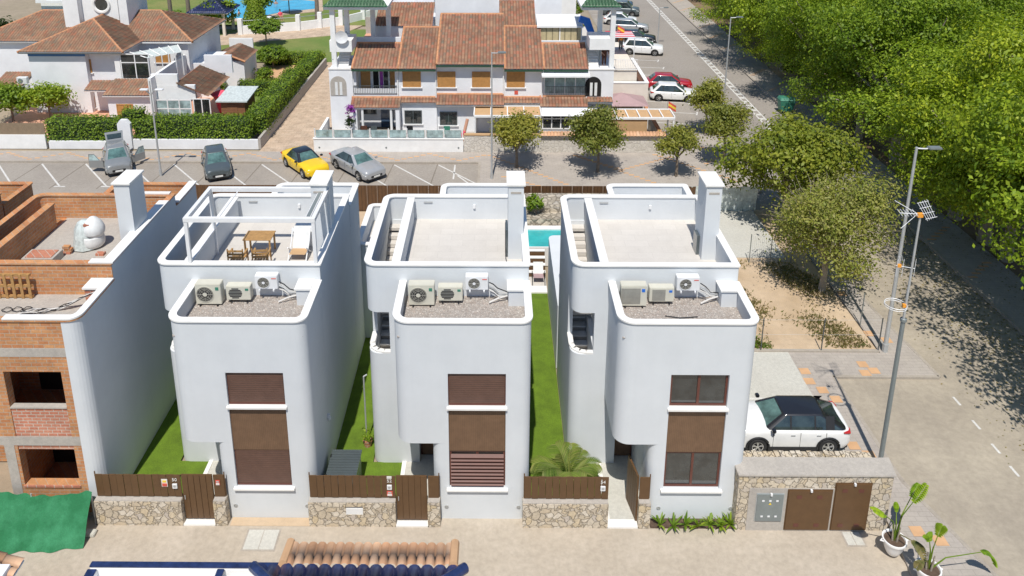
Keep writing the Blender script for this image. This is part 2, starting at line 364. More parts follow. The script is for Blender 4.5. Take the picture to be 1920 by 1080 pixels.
def single(mb, name, label, cat, org, group=None, kind=None, **kw):
    return tag(mb.build(name, None, org, **kw), label, cat, group, kind)
def struct(mb, name, **kw): return tag(mb.build(name, None, (0, 0, 0), **kw), kind='structure')
def copy_tree(o, parent=None):
    c = o.copy(); COL.objects.link(c); c.parent = parent
    for ch in list(o.children): copy_tree(ch, c)
    return c
def cut(o, boxes):          # carve boxes out of a mesh for good, one after another
    for b in boxes: cut1(o, [b])
    return o
def cut1(o, boxes):
    o_ = Vector(o['_o']) if '_o' in o else Vector(o.location)
    m = MB()
    for b in boxes: m.box(*b, 'render')
    c = m.build('cutter', None, o_, smooth=0); c.location = (0, 0, 0)
    if o.parent is None: c.location = o_
    par = o.parent; o.parent = None
    md = o.modifiers.new('b', 'BOOLEAN'); md.operation = 'DIFFERENCE'; md.solver = 'EXACT'; md.object = c
    bpy.context.view_layer.update()
    me = bpy.data.meshes.new_from_object(o.evaluated_get(bpy.context.evaluated_depsgraph_get()))
    o.modifiers.clear(); o.data = me; o.parent = par; bpy.data.objects.remove(c)
    me.polygons.foreach_set('use_smooth', [True]*len(me.polygons)); me.set_sharp_from_angle(angle=R(30)); return o
def text(s, name, parent, loc, size, k, rot=(math.pi/2, 0, 0)):
    c = bpy.data.curves.new(name, 'FONT'); c.body = s; c.size = size; c.extrude = .004; c.align_x = 'CENTER'; c.align_y = 'CENTER'
    tmp = bpy.data.objects.new('tmp', c); me = bpy.data.meshes.new_from_object(tmp); bpy.data.objects.remove(tmp)
    o = bpy.data.objects.new(name, me); COL.objects.link(o); me.materials.clear(); me.materials.append(K[k]); o.parent = parent
    o.location = Vector(loc)-Vector(parent['_o']); o.rotation_euler = rot; return o

def tile_sheet(poly, k, name, parent, tw=.24, tl=.38, hgt=.055, ridges=(), slab=None):
    P = [Vector(p) for p in poly]; u = (P[1]-P[0]).normalized(); n = u.cross(P[2]-P[0]).normalized()
    if n.z < 0: n = -n
    v = n.cross(u).normalized()
    if v.z < 0: v = -v
    o = P[0]; us = [(p-o).dot(u) for p in P]; vs = [(p-o).dot(v) for p in P]
    u0, u1, v0, v1 = min(us), max(us), min(vs)-.01, max(vs)
    nu = int((u1-u0)/tw)+2; nv = int((v1-v0)/tl)+1
    bm = bmesh.new(); uvl = bm.loops.layers.uv.new('UVMap'); rows = []
    prof = [(0, 0), (.15, .62), (.35, .97), (.65, .97), (.85, .62)]
    for j in range(nv):
        for (dv, dh) in ((0, .035), (1, 0)):
            rows.append([(bm.verts.new(o+u*(u0+(i+a)*tw)+v*(v0+(j+dv)*tl)+n*(h*hgt+dh)), i+a, j+dv*.98) for i in range(nu) for a, h in prof])
    for r in range(len(rows)-1):
        for i in range(len(rows[0])-1):
            q = [rows[r][i], rows[r][i+1], rows[r+1][i+1], rows[r+1][i]]
            f = bm.faces.new([x[0] for x in q])
            jb = rows[r][i][2] if r % 2 == 0 else rows[r+1][i][2]
            ib = int(rows[r][i][1]+1e-4); 
            for l, x in zip(f.loops, q): l[uvl].uv = (ib+min(.995, x[1]-ib), min(x[2], math.floor(jb+1e-4)+.99) if r % 2 == 0 else math.floor(jb+1e-4)+.01)
            f.smooth = True
    c = sum(P, Vector())/len(P)
    for a, b in zip(P, P[1:]+P[:1]):
        pn = (b-a).cross(n).normalized()
        if pn.dot(c-a) > 0: pn = -pn
        g = bm.verts[:]+bm.edges[:]+bm.faces[:]
        bmesh.ops.bisect_plane(bm, geom=g, plane_co=a, plane_no=pn, clear_outer=True)
    org = Vector(parent['_o']) if parent is not None else Vector((0, 0, 0))
    me = bpy.data.meshes.new(name); bm.to_mesh(me); bm.free(); me.transform(Matrix.Translation(-org)); me.materials.append(K[k])
    x = MB()
    for a, b in ridges: x.tube(a, b, .1, 'ridge', n=6)
    if slab:
        x.add([p-n*.03 for p in P]+[p-n*slab for p in P], [list(range(len(P))), list(range(len(P), 2*len(P)))]+[(i, (i+1) % len(P), len(P)+(i+1) % len(P), len(P)+i) for i in range(len(P))], 'white')
    ob = bpy.data.objects.new(name, me); COL.objects.link(ob)
    if x.v:
        y = x.build('tmp', None, org, smooth=40); b2 = bmesh.new(); b2.from_mesh(me); nb = len(me.materials)
        t2 = y.data; 
        for m_ in t2.materials: me.materials.append(m_)
        f0 = len(b2.faces); b2.from_mesh(t2); b2.faces.ensure_lookup_table()
        for f in b2.faces[f0:]: f.material_index += nb
        b2.to_mesh(me); b2.free(); bpy.data.objects.remove(y)
    if parent is not None: ob.parent = parent; ob['_o'] = tuple(org)
    return ob
def hip(x0, x1, y0, y1, z, sl, k, parent, back=True):
    h = min(x1-x0, y1-y0)/2; zr = z+h*sl; n = []
    if x1-x0 >= y1-y0: A, B = (x0+h, y0+h, zr), (x1-h, y0+h, zr)
    else: A, B = (x0+h, y0+h, zr), (x0+h, y1-h, zr)
    c = [(x0, y0, z), (x1, y0, z), (x1, y1, z), (x0, y1, z)]
    wide = x1-x0 >= y1-y0
    F = [[c[0], c[1], B, A] if wide else [c[0], c[1], A], [c[1], c[2], B] if wide else [c[1], c[2], B, A], [c[3], c[0], A] if wide else [c[3], c[0], A, B]]
    if back: F.append([c[2], c[3], A, B] if wide else [c[2], c[3], B])
    rg = [[(c[0], A), (A, B), (c[1], B if wide else A)], [], [], []]
    for i, p in enumerate(F): tile_sheet(p, k, 'roof', parent, ridges=rg[i], slab=.14)

# ------------------------------------------------------------------ foliage
def leaves(mesh_name, C, Nn, size, k, aspect=.55, droop=0):
    n = len(C); nr = Nn/np.linalg.norm(Nn, axis=1, keepdims=True)
    r = rng.normal(size=(n, 3)); a = np.cross(nr, r); a /= np.linalg.norm(a, axis=1, keepdims=True)+1e-9; b = np.cross(nr, a)
    s = (size*rng.uniform(.6, 1.35, n))[:, None]; a = a*s*.5; b = b*s*.5*aspect
    V = np.stack([C-a, C-b*1+nr*s*.06, C+a, C+b+nr*s*.06], 1).reshape(-1, 3)
    me = bpy.data.meshes.new(mesh_name); me.vertices.add(4*n); me.vertices.foreach_set('co', V.ravel())
    me.loops.add(4*n); me.loops.foreach_set('vertex_index', np.arange(4*n, dtype=np.int32))
    me.polygons.add(n); me.polygons.foreach_set('loop_start', np.arange(0, 4*n, 4, dtype=np.int32)); me.polygons.foreach_set('loop_total', np.full(n, 4, dtype=np.int32))
    me.update(calc_edges=True); me.materials.append(K[k]); return me
def crown_points(blobs, n, per=14, spread=.3, inner=.35, lift=.5):
    nc = max(1, n//per); w = np.array([b[3]*b[4]+b[3]*b[5] for b in blobs]); w = w/w.sum()
    ix = rng.choice(len(blobs), nc, p=w); B = np.array(blobs)[ix]
    d = rng.normal(size=(nc, 3)); d[:, 2] += .25; d /= np.linalg.norm(d, axis=1, keepdims=True)
    rad = 1-inner*rng.random(nc)**1.6
    cc = B[:, :3]+d*B[:, 3:6]*rad[:, None]
    C = np.repeat(cc, per, 0)+rng.normal(size=(nc*per, 3))*spread*np.array([1, 1, .6])
    D = np.repeat(d, per, 0)+rng.normal(size=(nc*per, 3))*.55; D[:, 2] += lift
    return C, D
def blobset(r, h, n=9, flat=.7, seed=0, wild=0):
    q = random.Random(seed); out = [(0, 0, h, r*.62, r*.62, r*.55*flat)]
    for i in range(n):
        a = 2*math.pi*i/n+q.uniform(-.4, .4); rad = r*q.uniform(.42, .72+wild); s = r*q.uniform(.28-wild*.4, .46-wild*.3)
        out.append((rad*math.cos(a), rad*math.sin(a), h+r*flat*q.uniform(-.55, .5), s, s, s*q.uniform(.65, .95)))
    for i in range(n//3): out.append((q.uniform(-.35, .35)*r, q.uniform(-.35, .35)*r, h+r*flat*q.uniform(.35, .6), r*.36, r*.36, r*.28))
    return out
def trunk_mb(h, r, blobs, k='bark', fork=.5, seed=0, lean=(0, 0)):
    q = random.Random(seed); m = MB(); f = Vector((lean[0], lean[1], h*fork))
    m.path([(0, 0, -.1), (lean[0]*.4+.03, lean[1]*.4, h*fork*.5), f], [r*1.25, r*.95, r*.8], k, 8)
    for b in blobs[1:]:
        e = Vector(b[:3]); mid = f.lerp(e, .5)+Vector((q.uniform(-.2, .2), q.uniform(-.2, .2), .15))
        m.path([f, mid, e], [r*.5, r*.3, r*.1], k, 5)
    return m
def tree(name, label, loc, r, h, n, size, lk_='leafS', tr=.1, bark='bark', flat=.75, seed=0, group=None, fork=.5, nb=9, spread=.28, twigs=0, cat='tree', inner=.35, scale=1, rot=0, per=14, wild=0):
    B = blobset(r, h, nb, flat, seed, wild); C, D = crown_points(B, n, per=per, spread=spread, inner=inner)
    t = thing(name, label, cat, loc, group, local=True); t.rotation_euler.z = rot; t.scale = (scale,)*3
    m = trunk_mb(h, tr, B, bark, fork, seed); m.build('trunk', t)
    if twigs:
        q = random.Random(seed+5); mt = MB()
        for i in range(twigs):
            a = q.uniform(0, 6.28); e = q.uniform(-.1, 1.1); d = Vector((math.cos(a)*math.cos(e), math.sin(a)*math.cos(e), math.sin(e)*flat))
            p = Vector((0, 0, h-.2))+d*r*q.uniform(.55, .8); mt.tube(p, p+d*r*q.uniform(.12, .3)+Vector((q.uniform(-.35, .35), q.uniform(-.35, .35), .1)), .012, 'barkpale', .006, 3, False)
        mt.build('twigs', t, smooth=0)
    o = bpy.data.objects.new('crown', leaves('crown', C, D, size, lk_)); COL.objects.link(o); o.parent = t
    return t
def hedge(label, x0, x1, y0, y1, z0, z1, k='leafH', dens=130, size=.14, rotz=0, name='hedge', group=None, cat='hedge', jit=.07):
    cx, cy = (x0+x1)/2, (y0+y1)/2; a, b, c = (x1-x0)/2, (y1-y0)/2, (z1-z0)
    t = thing(name, label, cat, (cx, cy, z0), group, local=True); t.rotation_euler.z = rotz
    m = MB(); m.box(-a+.1, a-.1, -b+.1, b-.1, 0, c-.12, 'core'); m.build('dark_core', t, smooth=0)  # added solid filler, its dark colour stands in for shade behind the leaves
    Cs, Ds = [], []
    for (ar, fn) in ((4*a*b, 't'), (2*a*c, 'f'), (2*a*c, 'k'), (2*b*c, 'l'), (2*b*c, 'r')):
        n = int(ar*dens); u = rng.uniform(-1, 1, n); v = rng.uniform(-1, 1, n); w = rng.random(n)
        P = {'t': (u*a, v*b, np.full(n, c)), 'f': (u*a, np.full(n, -b), w*c), 'k': (u*a, np.full(n, b), w*c), 'l': (np.full(n, -a), v*b, w*c), 'r': (np.full(n, a), v*b, w*c)}[fn]
        P = np.stack(P, 1); d = np.array({'t': (0, 0, 1), 'f': (0, -1, .4), 'k': (0, 1, .4), 'l': (-1, 0, .4), 'r': (1, 0, .4)}[fn])
        ph = np.sin(P[:, 0]*2.3+1)*np.cos(P[:, 1]*1.9)*.05
        Cs.append(P+rng.normal(size=(n, 3))*jit+d*ph[:, None]); Ds.append(d+rng.normal(size=(n, 3))*.6)
    o = bpy.data.objects.new('foliage', leaves('foliage', np.concatenate(Cs), np.concatenate(Ds), size, k, .65)); COL.objects.link(o); o.parent = t
    return t
# ------------------------------------------------------------------ the ground and what is laid on it
def sheet(name, x0, x1, y0, y1, z, k, t=0):
    m = MB()
    if t: m.box(x0, x1, y0, y1, z-t, z, k)
    else: m.quad((x0, y0, z), (x1, y0, z), (x1, y1, z), (x0, y1, z), k)
    return struct(m, name, smooth=0)
sheet('ground', -260, 300, -20, 620, -.06, 'ground')
sheet('street', -60, 14.2, 10, 21.6, 0, 'street')
sheet('side_lane', 14.45, 24.6, 8, 45.2, .0, 'lane')
sheet('main_road', 16.6, 24.6, 45.2, 330, .0, 'road')
sheet('parking_road', -70, -1.05, 44.25, 51.35, .004, 'asphalt')
sheet('parking_road', -1.05, 16.6, 44.25, 46.75, .004, 'asphalt')
sheet('car_park', 12.45, 16.6, 57.5, 330, .004, 'asphalt')
sheet('sidewalk', -70, -1.05, 51.5, 53.3, .12, 'paver', .1)
m = MB(); P = [(-1.05, 46.95), (17.2, 46.95), (17.35, 56), (17.0, 57.4), (12.6, 57.4), (12.4, 53.3), (-1.05, 53.3)]
m.prism(P, .0, .12, 'paver'); struct(m, 'sidewalk', smooth=0)
m = MB()
for a in ((-70, -1.05, 51.35, 51.5), (-1.2, 17.3, 46.75, 46.95), (-70, 13, 44.1, 44.25)): m.box(*a, 0, .14, 'kerb')
m.path([(17.3, 46.85, .07), (17.45, 50, .07), (17.5, 56, .07), (17.1, 57.6, .07)], .09, 'kerb', 4)
m.box(-1.2, -1.05, 46.95, 51.35, 0, .14, 'kerb')
m.box(24.5, 24.7, 5, 330, 0, .14, 'kerb'); struct(m, 'kerb', smooth=0)
sheet('sidewalk', 24.7, 27.4, 5, 330, .12, 'paver', .1)
sheet('wood_floor', 27.4, 140, 5, 330, .03, 'duff')
m = MB(); m.prism([(26.9, 66), (40, 60), (44, 76), (27.5, 78)], .0, .045, 'dirt'); struct(m, 'bare_earth', smooth=0)
# corner by the white car: pavers, bay, empty plot
m = MB(); m.prism([(13.0, 30.2), (17.2, 30.2), (17.25, 35), (17.5, 44.3), (18.35, 44.3), (18.4, 34), (18.95, 28.65), (14.5, 28.65), (14.55, 22.9), (15.6, 19.2), (17, 14), (12.5, 14), (13.2, 21.2), (13.05, 21.9), (12.5, 24.5), (13.0, 27.3)], 0, .1, 'paver')
struct(m, 'sidewalk', smooth=0)
m = MB()
for a, b in (((14.43, 28.6), (18.95, 28.6)), ((14.45, 28.6), (14.56, 22.9)), ((14.56, 22.9), (15.6, 19.2)), ((15.6, 19.2), (17, 14)), ((18.97, 28.6), (18.42, 34)), ((18.42, 34), (18.37, 44.3))):
    a, b = Vector((*a, 0)), Vector((*b, 0)); d = (b-a).normalized(); n_ = Vector((-d.y, d.x, 0))*.07
    m.prism([tuple((a-n_)[:2]), tuple((b-n_)[:2]), tuple((b+n_)[:2]), tuple((a+n_)[:2])], 0, .108, 'kerb')
struct(m, 'kerb', smooth=0)
sheet('concrete_bay', 8.3, 13.1, 21.6, 30.2, .104, 'concrete', .1)
sheet('bay_line', 8.3, 13.0, 27.1, 27.22, .108, 'line')
sheet('plot_earth', 8.3, 17.15, 30.35, 44.2, .09, 'dirt', .1)
sheet('plot_edge', 8.3, 17.15, 30.2, 30.35, .16, 'kerb', .15)
sheet('plot_slab', 11.5, 15.9, 38.4, 44.0, .13, 'concrete', .1)
# paving accents: runs of orange blocks crossing the pavements in zigzags
m = MB()
def tiles(pts, w=.36, h=.18, gap=.62, z=.124):
    for a, b in zip(pts, pts[1:]):
        a, b = Vector((*a, 0)), Vector((*b, 0)); n_ = max(1, int((b-a).length/gap))
        for i in range(n_):
            p = a.lerp(b, i/n_); m.quad((p.x-w/2, p.y-h/2, z), (p.x+w/2, p.y-h/2, z), (p.x+w/2, p.y+h/2, z), (p.x-w/2, p.y+h/2, z), 'orange')
def zz(x0, x1, y0, y1, step, **k):
    x = x0; p = []; i = 0
    while x <= x1+step: p.append((x, y0 if i % 2 else y1)); x += step; i += 1
    tiles(p, **k)
zz(-40, -2, 51.75, 52.95, 2.2, gap=.5)
for s0 in (0, 6.2, 12): tiles([(-.4+s0, 52.7), (5+s0, 47.5)] if s0 < 12 else [(11.6, 52.9), (16.6, 48)], gap=.42)
tiles([(3.2, 47.3), (.2, 49.2)], gap=.42); tiles([(6.0, 52.5), (8.8, 50.2), (13, 52.7)], gap=.42); tiles([(13.2, 56), (16.8, 53.2), (14.6, 51)], gap=.42)
for y in range(58, 120, 5): tiles([(25.0, y), (27.0, y+2.2)], gap=.45, w=.5)
for y in (36.5, 40.5, 44.5, 48.5, 52.5): tiles([(25.0, y), (27.0, y+1.8)], gap=.5, w=.5)
big = dict(w=.42, h=.4, gap=.58, z=.112)
for r in ([(13.35, 28.9), (13.1, 28.3)], [(13.3, 28.25), (14.3, 26.6)], [(13.55, 24.6), (14.35, 23.7)], [(15.9, 28.8), (16.2, 29.95)], [(16.35, 28.95), (16.8, 30.0)], [(14.0, 20.8), (15.1, 20.1)], [(17.35, 31.6), (18.5, 30.6)], [(17.5, 34.9), (18.2, 34.5)], [(17.55, 37.6), (18.2, 37.1)], [(17.55, 40.6), (18.2, 40.1)]): tiles(r, **big)
struct(m, 'orange_paving_blocks', smooth=0)
# road paint
m = MB()
def stripe(a, b, w=.11, z=.008):
    a, b = Vector((*a, z)), Vector((*b, z)); d = (b-a).normalized(); n_ = Vector((-d.y, d.x, 0))*w/2
    m.quad(a-n_, b-n_, b+n_, a+n_, 'line')
for i in range(-9, 13):
    x = -32.2+(i+9)*3.13
    if x < -3.0:
        stripe((x, 51.2), (x+3.25, 47.5)); stripe((x+2.9, 47.45), (x+3.65, 47.45), .12)
    x -= 0
for i in range(1, 9): stripe((-32.2-i*3.13, 51.2), (-28.95-i*3.13, 47.5))
stripe((-2.85, 51.2), (-2.85, 48.8)); stripe((-2.6, 49.4), (-1.6, 47.8))
stripe((21.75, 56), (21.55, 330), .12); stripe((22.25, 56), (22.05, 330), .12)
for i in range(110): stripe((22.0-.0007*i, 56.2+i*1.1), (22.0-.0007*i, 56.65+i*1.1), .36)
for y in (27.45, 26.1, 24.85, 23.75, 29.2, 22.4): stripe((18.92, y), (18.94, y-.5), .1)
stripe((18.75, 53.2), (19.0, 50.3), .5); stripe((20.2, 52.6), (20.1, 51.2), .16)
stripe((19.3, 53.6), (24.2, 53.6), .1)
for i, y in enumerate(np.arange(59.5, 112, 2.72)): 
    stripe((12.7, y+.5), (16.9, y-.1), .1); stripe((16.8, y-.5), (17.05, y+.3), .12)
struct(m, 'road_markings', smooth=0)
m = MB()
for i in range(-6, 10): x = -32.6+i*3.13; m.prism([(x, 47.1), (x+.07, 47.1), (x+.37, 51.3), (x+.3, 51.3)], .001, .007, 'kerbdark')
struct(m, 'asphalt_joints', smooth=0)
# manhole covers and patches on the front street
m = MB()
for px, py, w, d in ((490, 1012, 1.0, .75), (1600, 1010, .55, .5)):
    x, y, _ = G(px, py); m.box(x-w/2-.06, x+w/2+.06, y-d/2-.06, y+d/2+.06, 0, .006, 'kerb'); m.box(x-w/2, x-.01, y-d/2, y+d/2, 0, .012, 'concrete'); m.box(x+.01, x+w/2, y-d/2, y+d/2, 0, .012, 'concrete')
struct(m, 'inspection_cover', smooth=0)

# ------------------------------------------------------------------ the row of white houses
XL, XR, YF, YM, YB = -4.47, 1.15, 21.3, 23.7, 29.15
def parapet(name, x0, x1, y0, y1, z0, z1, r, par, wk='render', ck='coping', th=.16, ov=.05):
    inn = tuple(max(0, q-th) for q in r)
    m = MB(); m.ring(rr(x0, x1, y0, y1, r), rr(x0+th, x1-th, y0+th, y1-th, inn), z0, z1, wk)
    m.ring(rr(x0-ov, x1+ov, y0-ov, y1+ov, tuple(q+ov if q else 0 for q in r)), rr(x0+th+ov-.01, x1-th-ov+.01, y0+th+ov-.01, y1-th-ov+.01, tuple(max(0, q-.03) for q in inn)), z1, z1+.048, ck)
    return m.build(name, par)
def house(off, label, style):
    ox = off; b = style == 'brick' or style == 'raw'; wk = 'brick' if b else 'render'; ck = 'brick' if b else 'coping'
    t = thing('brick_house' if b else 'white_house', label, 'house', (ox-1.7, 25, 0), 'row of flat roofed houses')
    def bx(m, x0, x1, *a): return m.box(x0+ox, x1+ox, *a)
    def cb(x0, x1, *a): return (x0+ox, x1+ox, *a)
    V1 = MB().prism(rr(-2.05+ox, XR+ox, YF, YM, (.3, .35, 0, 0)), 0, 3.06, wk).build('wall', t)
    V2 = MB().prism(rr(-3.22+ox, XR+ox, YF, YM, (.5, .35, 0, 0)), 3.06, 7.0, wk).build('wall', t)
    V3 = MB().prism(rr(XL+ox, XR+ox, YM, YB, (.4, .02, .02, .4)), 0, 7.2, wk).build('wall', t)
    o3 = [cb(-2.76, -2.05, 23, 24.16, -.1, 3.02), cb(XL-.2, -3.68, 23, 24.9, 4.72, 6.38), cb(-4.3, -3.68, 23.87, 26.5, 3.2, 4.9), cb(-4.3, -3.5, 23.87, 28.95, 4.9, 7.4)]
    win = [cb(-1.51, .35, 21, 21.5 if not b else 21.62, 1.29, 5.74)]
    cut(V1, win+([cb(-1.9, .9, 21.6, 23.6, .1, 2.8)] if b else [])); cut(V2, win+([cb(-2.7, .9, 21.6, 23.6, 3.2, 6.6)] if b else [])); cut(V3, o3 if not b else o3[3:])
    # plinth joint, floors
    m = MB(); bx(m, -3.1, XR-.1, YF+.1, YM, 7.0, 7.03, 'gravel' if not b else 'cement'); m.build('gravel_roof', t, smooth=0)
    m = MB(); bx(m, -3.28, XR-.12, YM+.12, YB-.12, 7.2, 7.225, 'floor' if not b else 'cement'); m.build('terrace_floor', t, smooth=0)
    # parapets
    pw = dict(wk=wk, ck=ck)
    parapet('parapet', XL+ox, XR+ox, YM, YB, 7.2, 8.2, (.4, .02, .02, .4), t, **pw)
    # the low front parapet has three sides and meets the house wall
    o_, i_ = rr(-3.22+ox, XR+ox, YF, YM, (.5, .35, 0, 0)), rr(-3.06+ox, XR-.16+ox, YF+.16, YM, (.34, .2, 0, 0))
    m = MB(); m.ring(o_[:16]+[(XR+ox, YM-.002), (-3.22+ox, YM-.002)], i_[:16]+[(XR-.16+ox, YM-.002), (-3.06+ox, YM-.002)], 7.0, 7.6, wk, skip=16)
    o_, i_ = rr(-3.27+ox, XR+.05+ox, YF-.05, YM, (.55, .4, 0, 0)), rr(-3.02+ox, XR-.2+ox, YF+.2, YM, (.3, .16, 0, 0))
    m.ring(o_[:16]+[(XR+.05+ox, YM-.005), (-3.27+ox, YM-.005)], i_[:16]+[(XR-.2+ox, YM-.005), (-3.02+ox, YM-.005)], 7.6, 7.648, ck if not b else 'brick', skip=16)
    m.build('parapet', t)
    # rear balcony block
    MB().prism(rr(-2.3+ox, XR+ox, YB+.003, 31.3, (0, 0, .1, .35)), 3.1, 6.75, wk).build('wall', t)
    parapet('parapet', -2.3+ox, XR+ox, YB+.06, 31.3, 6.75, 7.7, (.02, .02, .1, .35), t, **pw)
    MB().prism(rr(XL+ox, XR+ox, YB+.003, 35.3, (0, 0, .3, .3)), 0, 3.1, wk).build('wall', t)
    # stair wall on the terrace
    m = MB(); bx(m, -3.5, -3.3, YM+.17, YB-.35 if not b else YB-.9, 7.2, 8.2, wk); bx(m, -3.55, -3.25, YM+.22, YB-.3 if not b else YB-.9, 8.2, 8.255, ck); m.build('stair_wall', t)
    for i in range(10):
        m = MB(); y = 28.3-i*.3; bx(m, -4.28, -3.52, y, y+.3, 7.0-(i+1)*.18-.16, 7.0-(i+1)*.18, 'floor'); m.build('step', t, smooth=0)
    m = MB(); bx(m, -4.28, -3.52, 28.6, 28.95, 6.9, 7.02, 'floor'); m.build('step', t, smooth=0)
    # chimney
    cw = 'render'
    m = MB(); bx(m, .47, 1.03, 25.83, 26.94, 7.2, 10.17, cw)
    if not b: bx(m, .56, .94, 25.818, 25.84, 9.86, 9.94, 'cement')
    c_ = m.build('chimney', t); m = MB(); bx(m, .41, 1.09, 25.77, 27.0, 10.17, 10.25, 'coping'); c2 = m.build('cap', c_, bev=.01)
    # shaft box on the low roof
    m = MB(); bx(m, .45, XR-.16, 23.1, YM, 7.03, 7.62, 'render' if not b else 'brickr'); bx(m, .4, XR-.2, 23.05, YM-.006, 7.62, 7.68, 'coping'); m.build('cable_shaft', t)
    if b: return t
    # small wall fittings
    m = MB(); bx(m, -2.9, -2.55, YB-.2, YB-.16, 7.95, 8.02, 'steel'); m.build('air_vent', t, bev=.008)
    m = MB(); bx(m, -.9, -.8, YB-.24, YB-.16, 7.72, 7.9, 'acwhite'); m.build('wall_lamp', t, bev=.015)
    for x in (-1.62, .8):
        m = MB(); m.disc((x+ox, YF-.008, .5), .055, 'steel'); m.lathe([(.07, 0), (.07, -.02), (.05, -.025)], 'steel', (x+ox, YF, .5), 14, 'y'); m.build('wall_light', t)
    # open stair on the left: rail coping and steps
    m = MB()
    pts = [(XL+.02, 24.9), (XL+.02, 24.25), (XL+.1, 23.98), (XL+.3, 23.8), (XL+.55, 23.74), (-3.68, 23.74)]
    for a, c in zip(pts, pts[1:]):
        a, c = Vector((a[0]+ox, a[1], 0)), Vector((c[0]+ox, c[1], 0)); d = (c-a).normalized(); n_ = Vector((-d.y, d.x, 0))
        q = [a-n_*.04, c-n_*.04, c+n_*.14, a+n_*.14]; m.prism([tuple(v[:2]) for v in q], 4.72, 4.78, 'coping')
    m.build('stair_coping', t)
    for i in range(6):
        m = MB(); bx(m, -4.29, -3.69, 24.55+i*.3, 24.85+i*.3, 3.6+i*.2, 3.66+i*.2, 'coping'); bx(m, -4.29, -3.69, 24.6+i*.3, 24.8+i*.3, 3.3+i*.2, 3.6+i*.2, 'cement'); m.build('step', t, smooth=0)
    # entry door and threshold
    m = MB(); bx(m, -2.74, -2.07, 24.05, 24.14, .1, 2.9, 'frameb'); bx(m, -2.69, -2.12, 24.04, 24.06, .12, 2.4, 'brownp'); d_ = m.build('front_door', t)
    m = MB(); m.tube((-2.62+ox, 24.0, 1.1), (-2.62+ox, 24.0, 1.4), .018, 'steel'); m.build('handle', d_)
    # window column
    m = MB(); bx(m, -1.56, .40, 21.2, 21.5, 4.42, 4.5, 'coping'); m.build('sill', t, bev=.008)
    m = MB(); bx(m, -1.60, .44, 21.18, 21.5, 1.21, 1.285, 'coping'); m.build('sill', t, bev=.008)
    m = MB(); bx(m, -1.505, .345, 21.36, 21.5, 2.72, 4.415, 'brownp'); m.build('cladding_panel', t)
    for lv, (z0, z1) in enumerate(((1.29, 2.715), (4.505, 5.735))):
        m = MB(); f = .07; x0, x1, y0, y1 = -1.505, .345, 21.40, 21.46
        for a in ((x0, x1, z0, z0+f), (x0, x1, z1-f, z1), (x0, x0+f, z0+f, z1-f), (x1-f, x1, z0+f, z1-f), (-.62, -.54, z0+f, z1-f)): bx(m, a[0], a[1], y0, y1, a[2], a[3], 'frameb')
        w = m.build('window', t, smooth=0)
        if style == 'h3':
            m = MB(); bx(m, x0+f, -.62, 21.435, 21.445, z0+f, z1-f, 'glass'); bx(m, -.54, x1-f, 21.425, 21.435, z0+f, z1-f, 'glass'); m.build('pane', w, smooth=0)
        elif style == 'h2' and lv == 0:
            m = MB(); bx(m, x0+.02, x1-.02, 21.48, 21.5, z0, z1, 'glass'); m.build('pane', w, smooth=0)
            for i in range(9):
                z = z0+.1+i*.14; m = MB(); m.quad((x0+.05+ox, 21.28, z), (x1-.05+ox, 21.28, z), (x1-.05+ox, 21.39, z+.06), (x0+.05+ox, 21.39, z+.06), 'frameb'); m.quad((x0+.05+ox, 21.28, z-.02), (x1-.05+ox, 21.28, z-.02), (x1-.05+ox, 21.39, z+.04), (x0+.05+ox, 21.39, z+.04), 'frameb'); m.quad((x0+.05+ox, 21.28, z-.02), (x1-.05+ox, 21.28, z-.02), (x1-.05+ox, 21.28, z), (x0+.05+ox, 21.28, z), 'frameb'); m.build('slat', w, smooth=0)
        else:
            m = MB(); bx(m, x0+.03, x1-.03, 21.375, 21.402, z0+.02, z1-.02, 'shutter'); bx(m, x0+.01, x1-.01, 21.36, 21.4, z0, z0+.06, 'frameb'); m.build('shutter', w, smooth=0)
    return t
LH = 7.13
H1 = house(-LH, 'finished white flat roofed house with a white pergola frame and wooden table on its terrace', 'h1')
H2 = house(0, 'finished white flat roofed house in the middle, with open brown louvres at its lower window', 'h2')
H3 = house(LH, 'white flat roofed house beside the parked white car, brown framed glass windows uncovered', 'h3')

# ------------------------------------------------------------------ the half built house and the one beyond it
H0 = house(-2*LH, 'half built brick house with one rendered white side wall and two black window holes', 'brick')
ox = -2*LH
for o in list(H0.children):
    if o.name.startswith('wall') and o.data.materials[0] == K['brick']: o.data.materials[0] = K['brickr'] if o.location.z else K['brick']
m = MB()   # render skin: right side wall and the rounded front corner
def skin(P0, z0, z1):
    a = [Vector((x+ox, y, 0)) for x, y in P0]; 
    for p, q in zip(a, a[1:]): m.quad((p.x, p.y, z0), (q.x, q.y, z0), (q.x, q.y, z1), (p.x, p.y, z1), 'render')
arc = [(XR-.35+.365*math.sin(R(i*15)), YF+.35-.365*math.cos(R(i*15))) for i in range(7)]
skin([(.62, YF-.015)]+arc+[(XR+.015, YM)], 0, 7.6); skin([(XR+.015, YM), (XR+.015, YB)], 0, 8.2); skin([(XR+.015, YB), (XR+.015, 31.3)], 0, 7.7)
m.build('render_skin', H0)
m = MB()
for x0, x1, y0, y1, z in ((.84, 1.24, YM-.05, 28.4, 8.26), (.4, .84, YM-.05, YM+.2, 8.26), (.88, 1.22, 29.3, 31.35, 7.76), (-.9, 1.0, YB-.12, YB+.06, 8.262)): m.box(x0+ox, x1+ox, y0, y1, z, z+.05, 'coping')
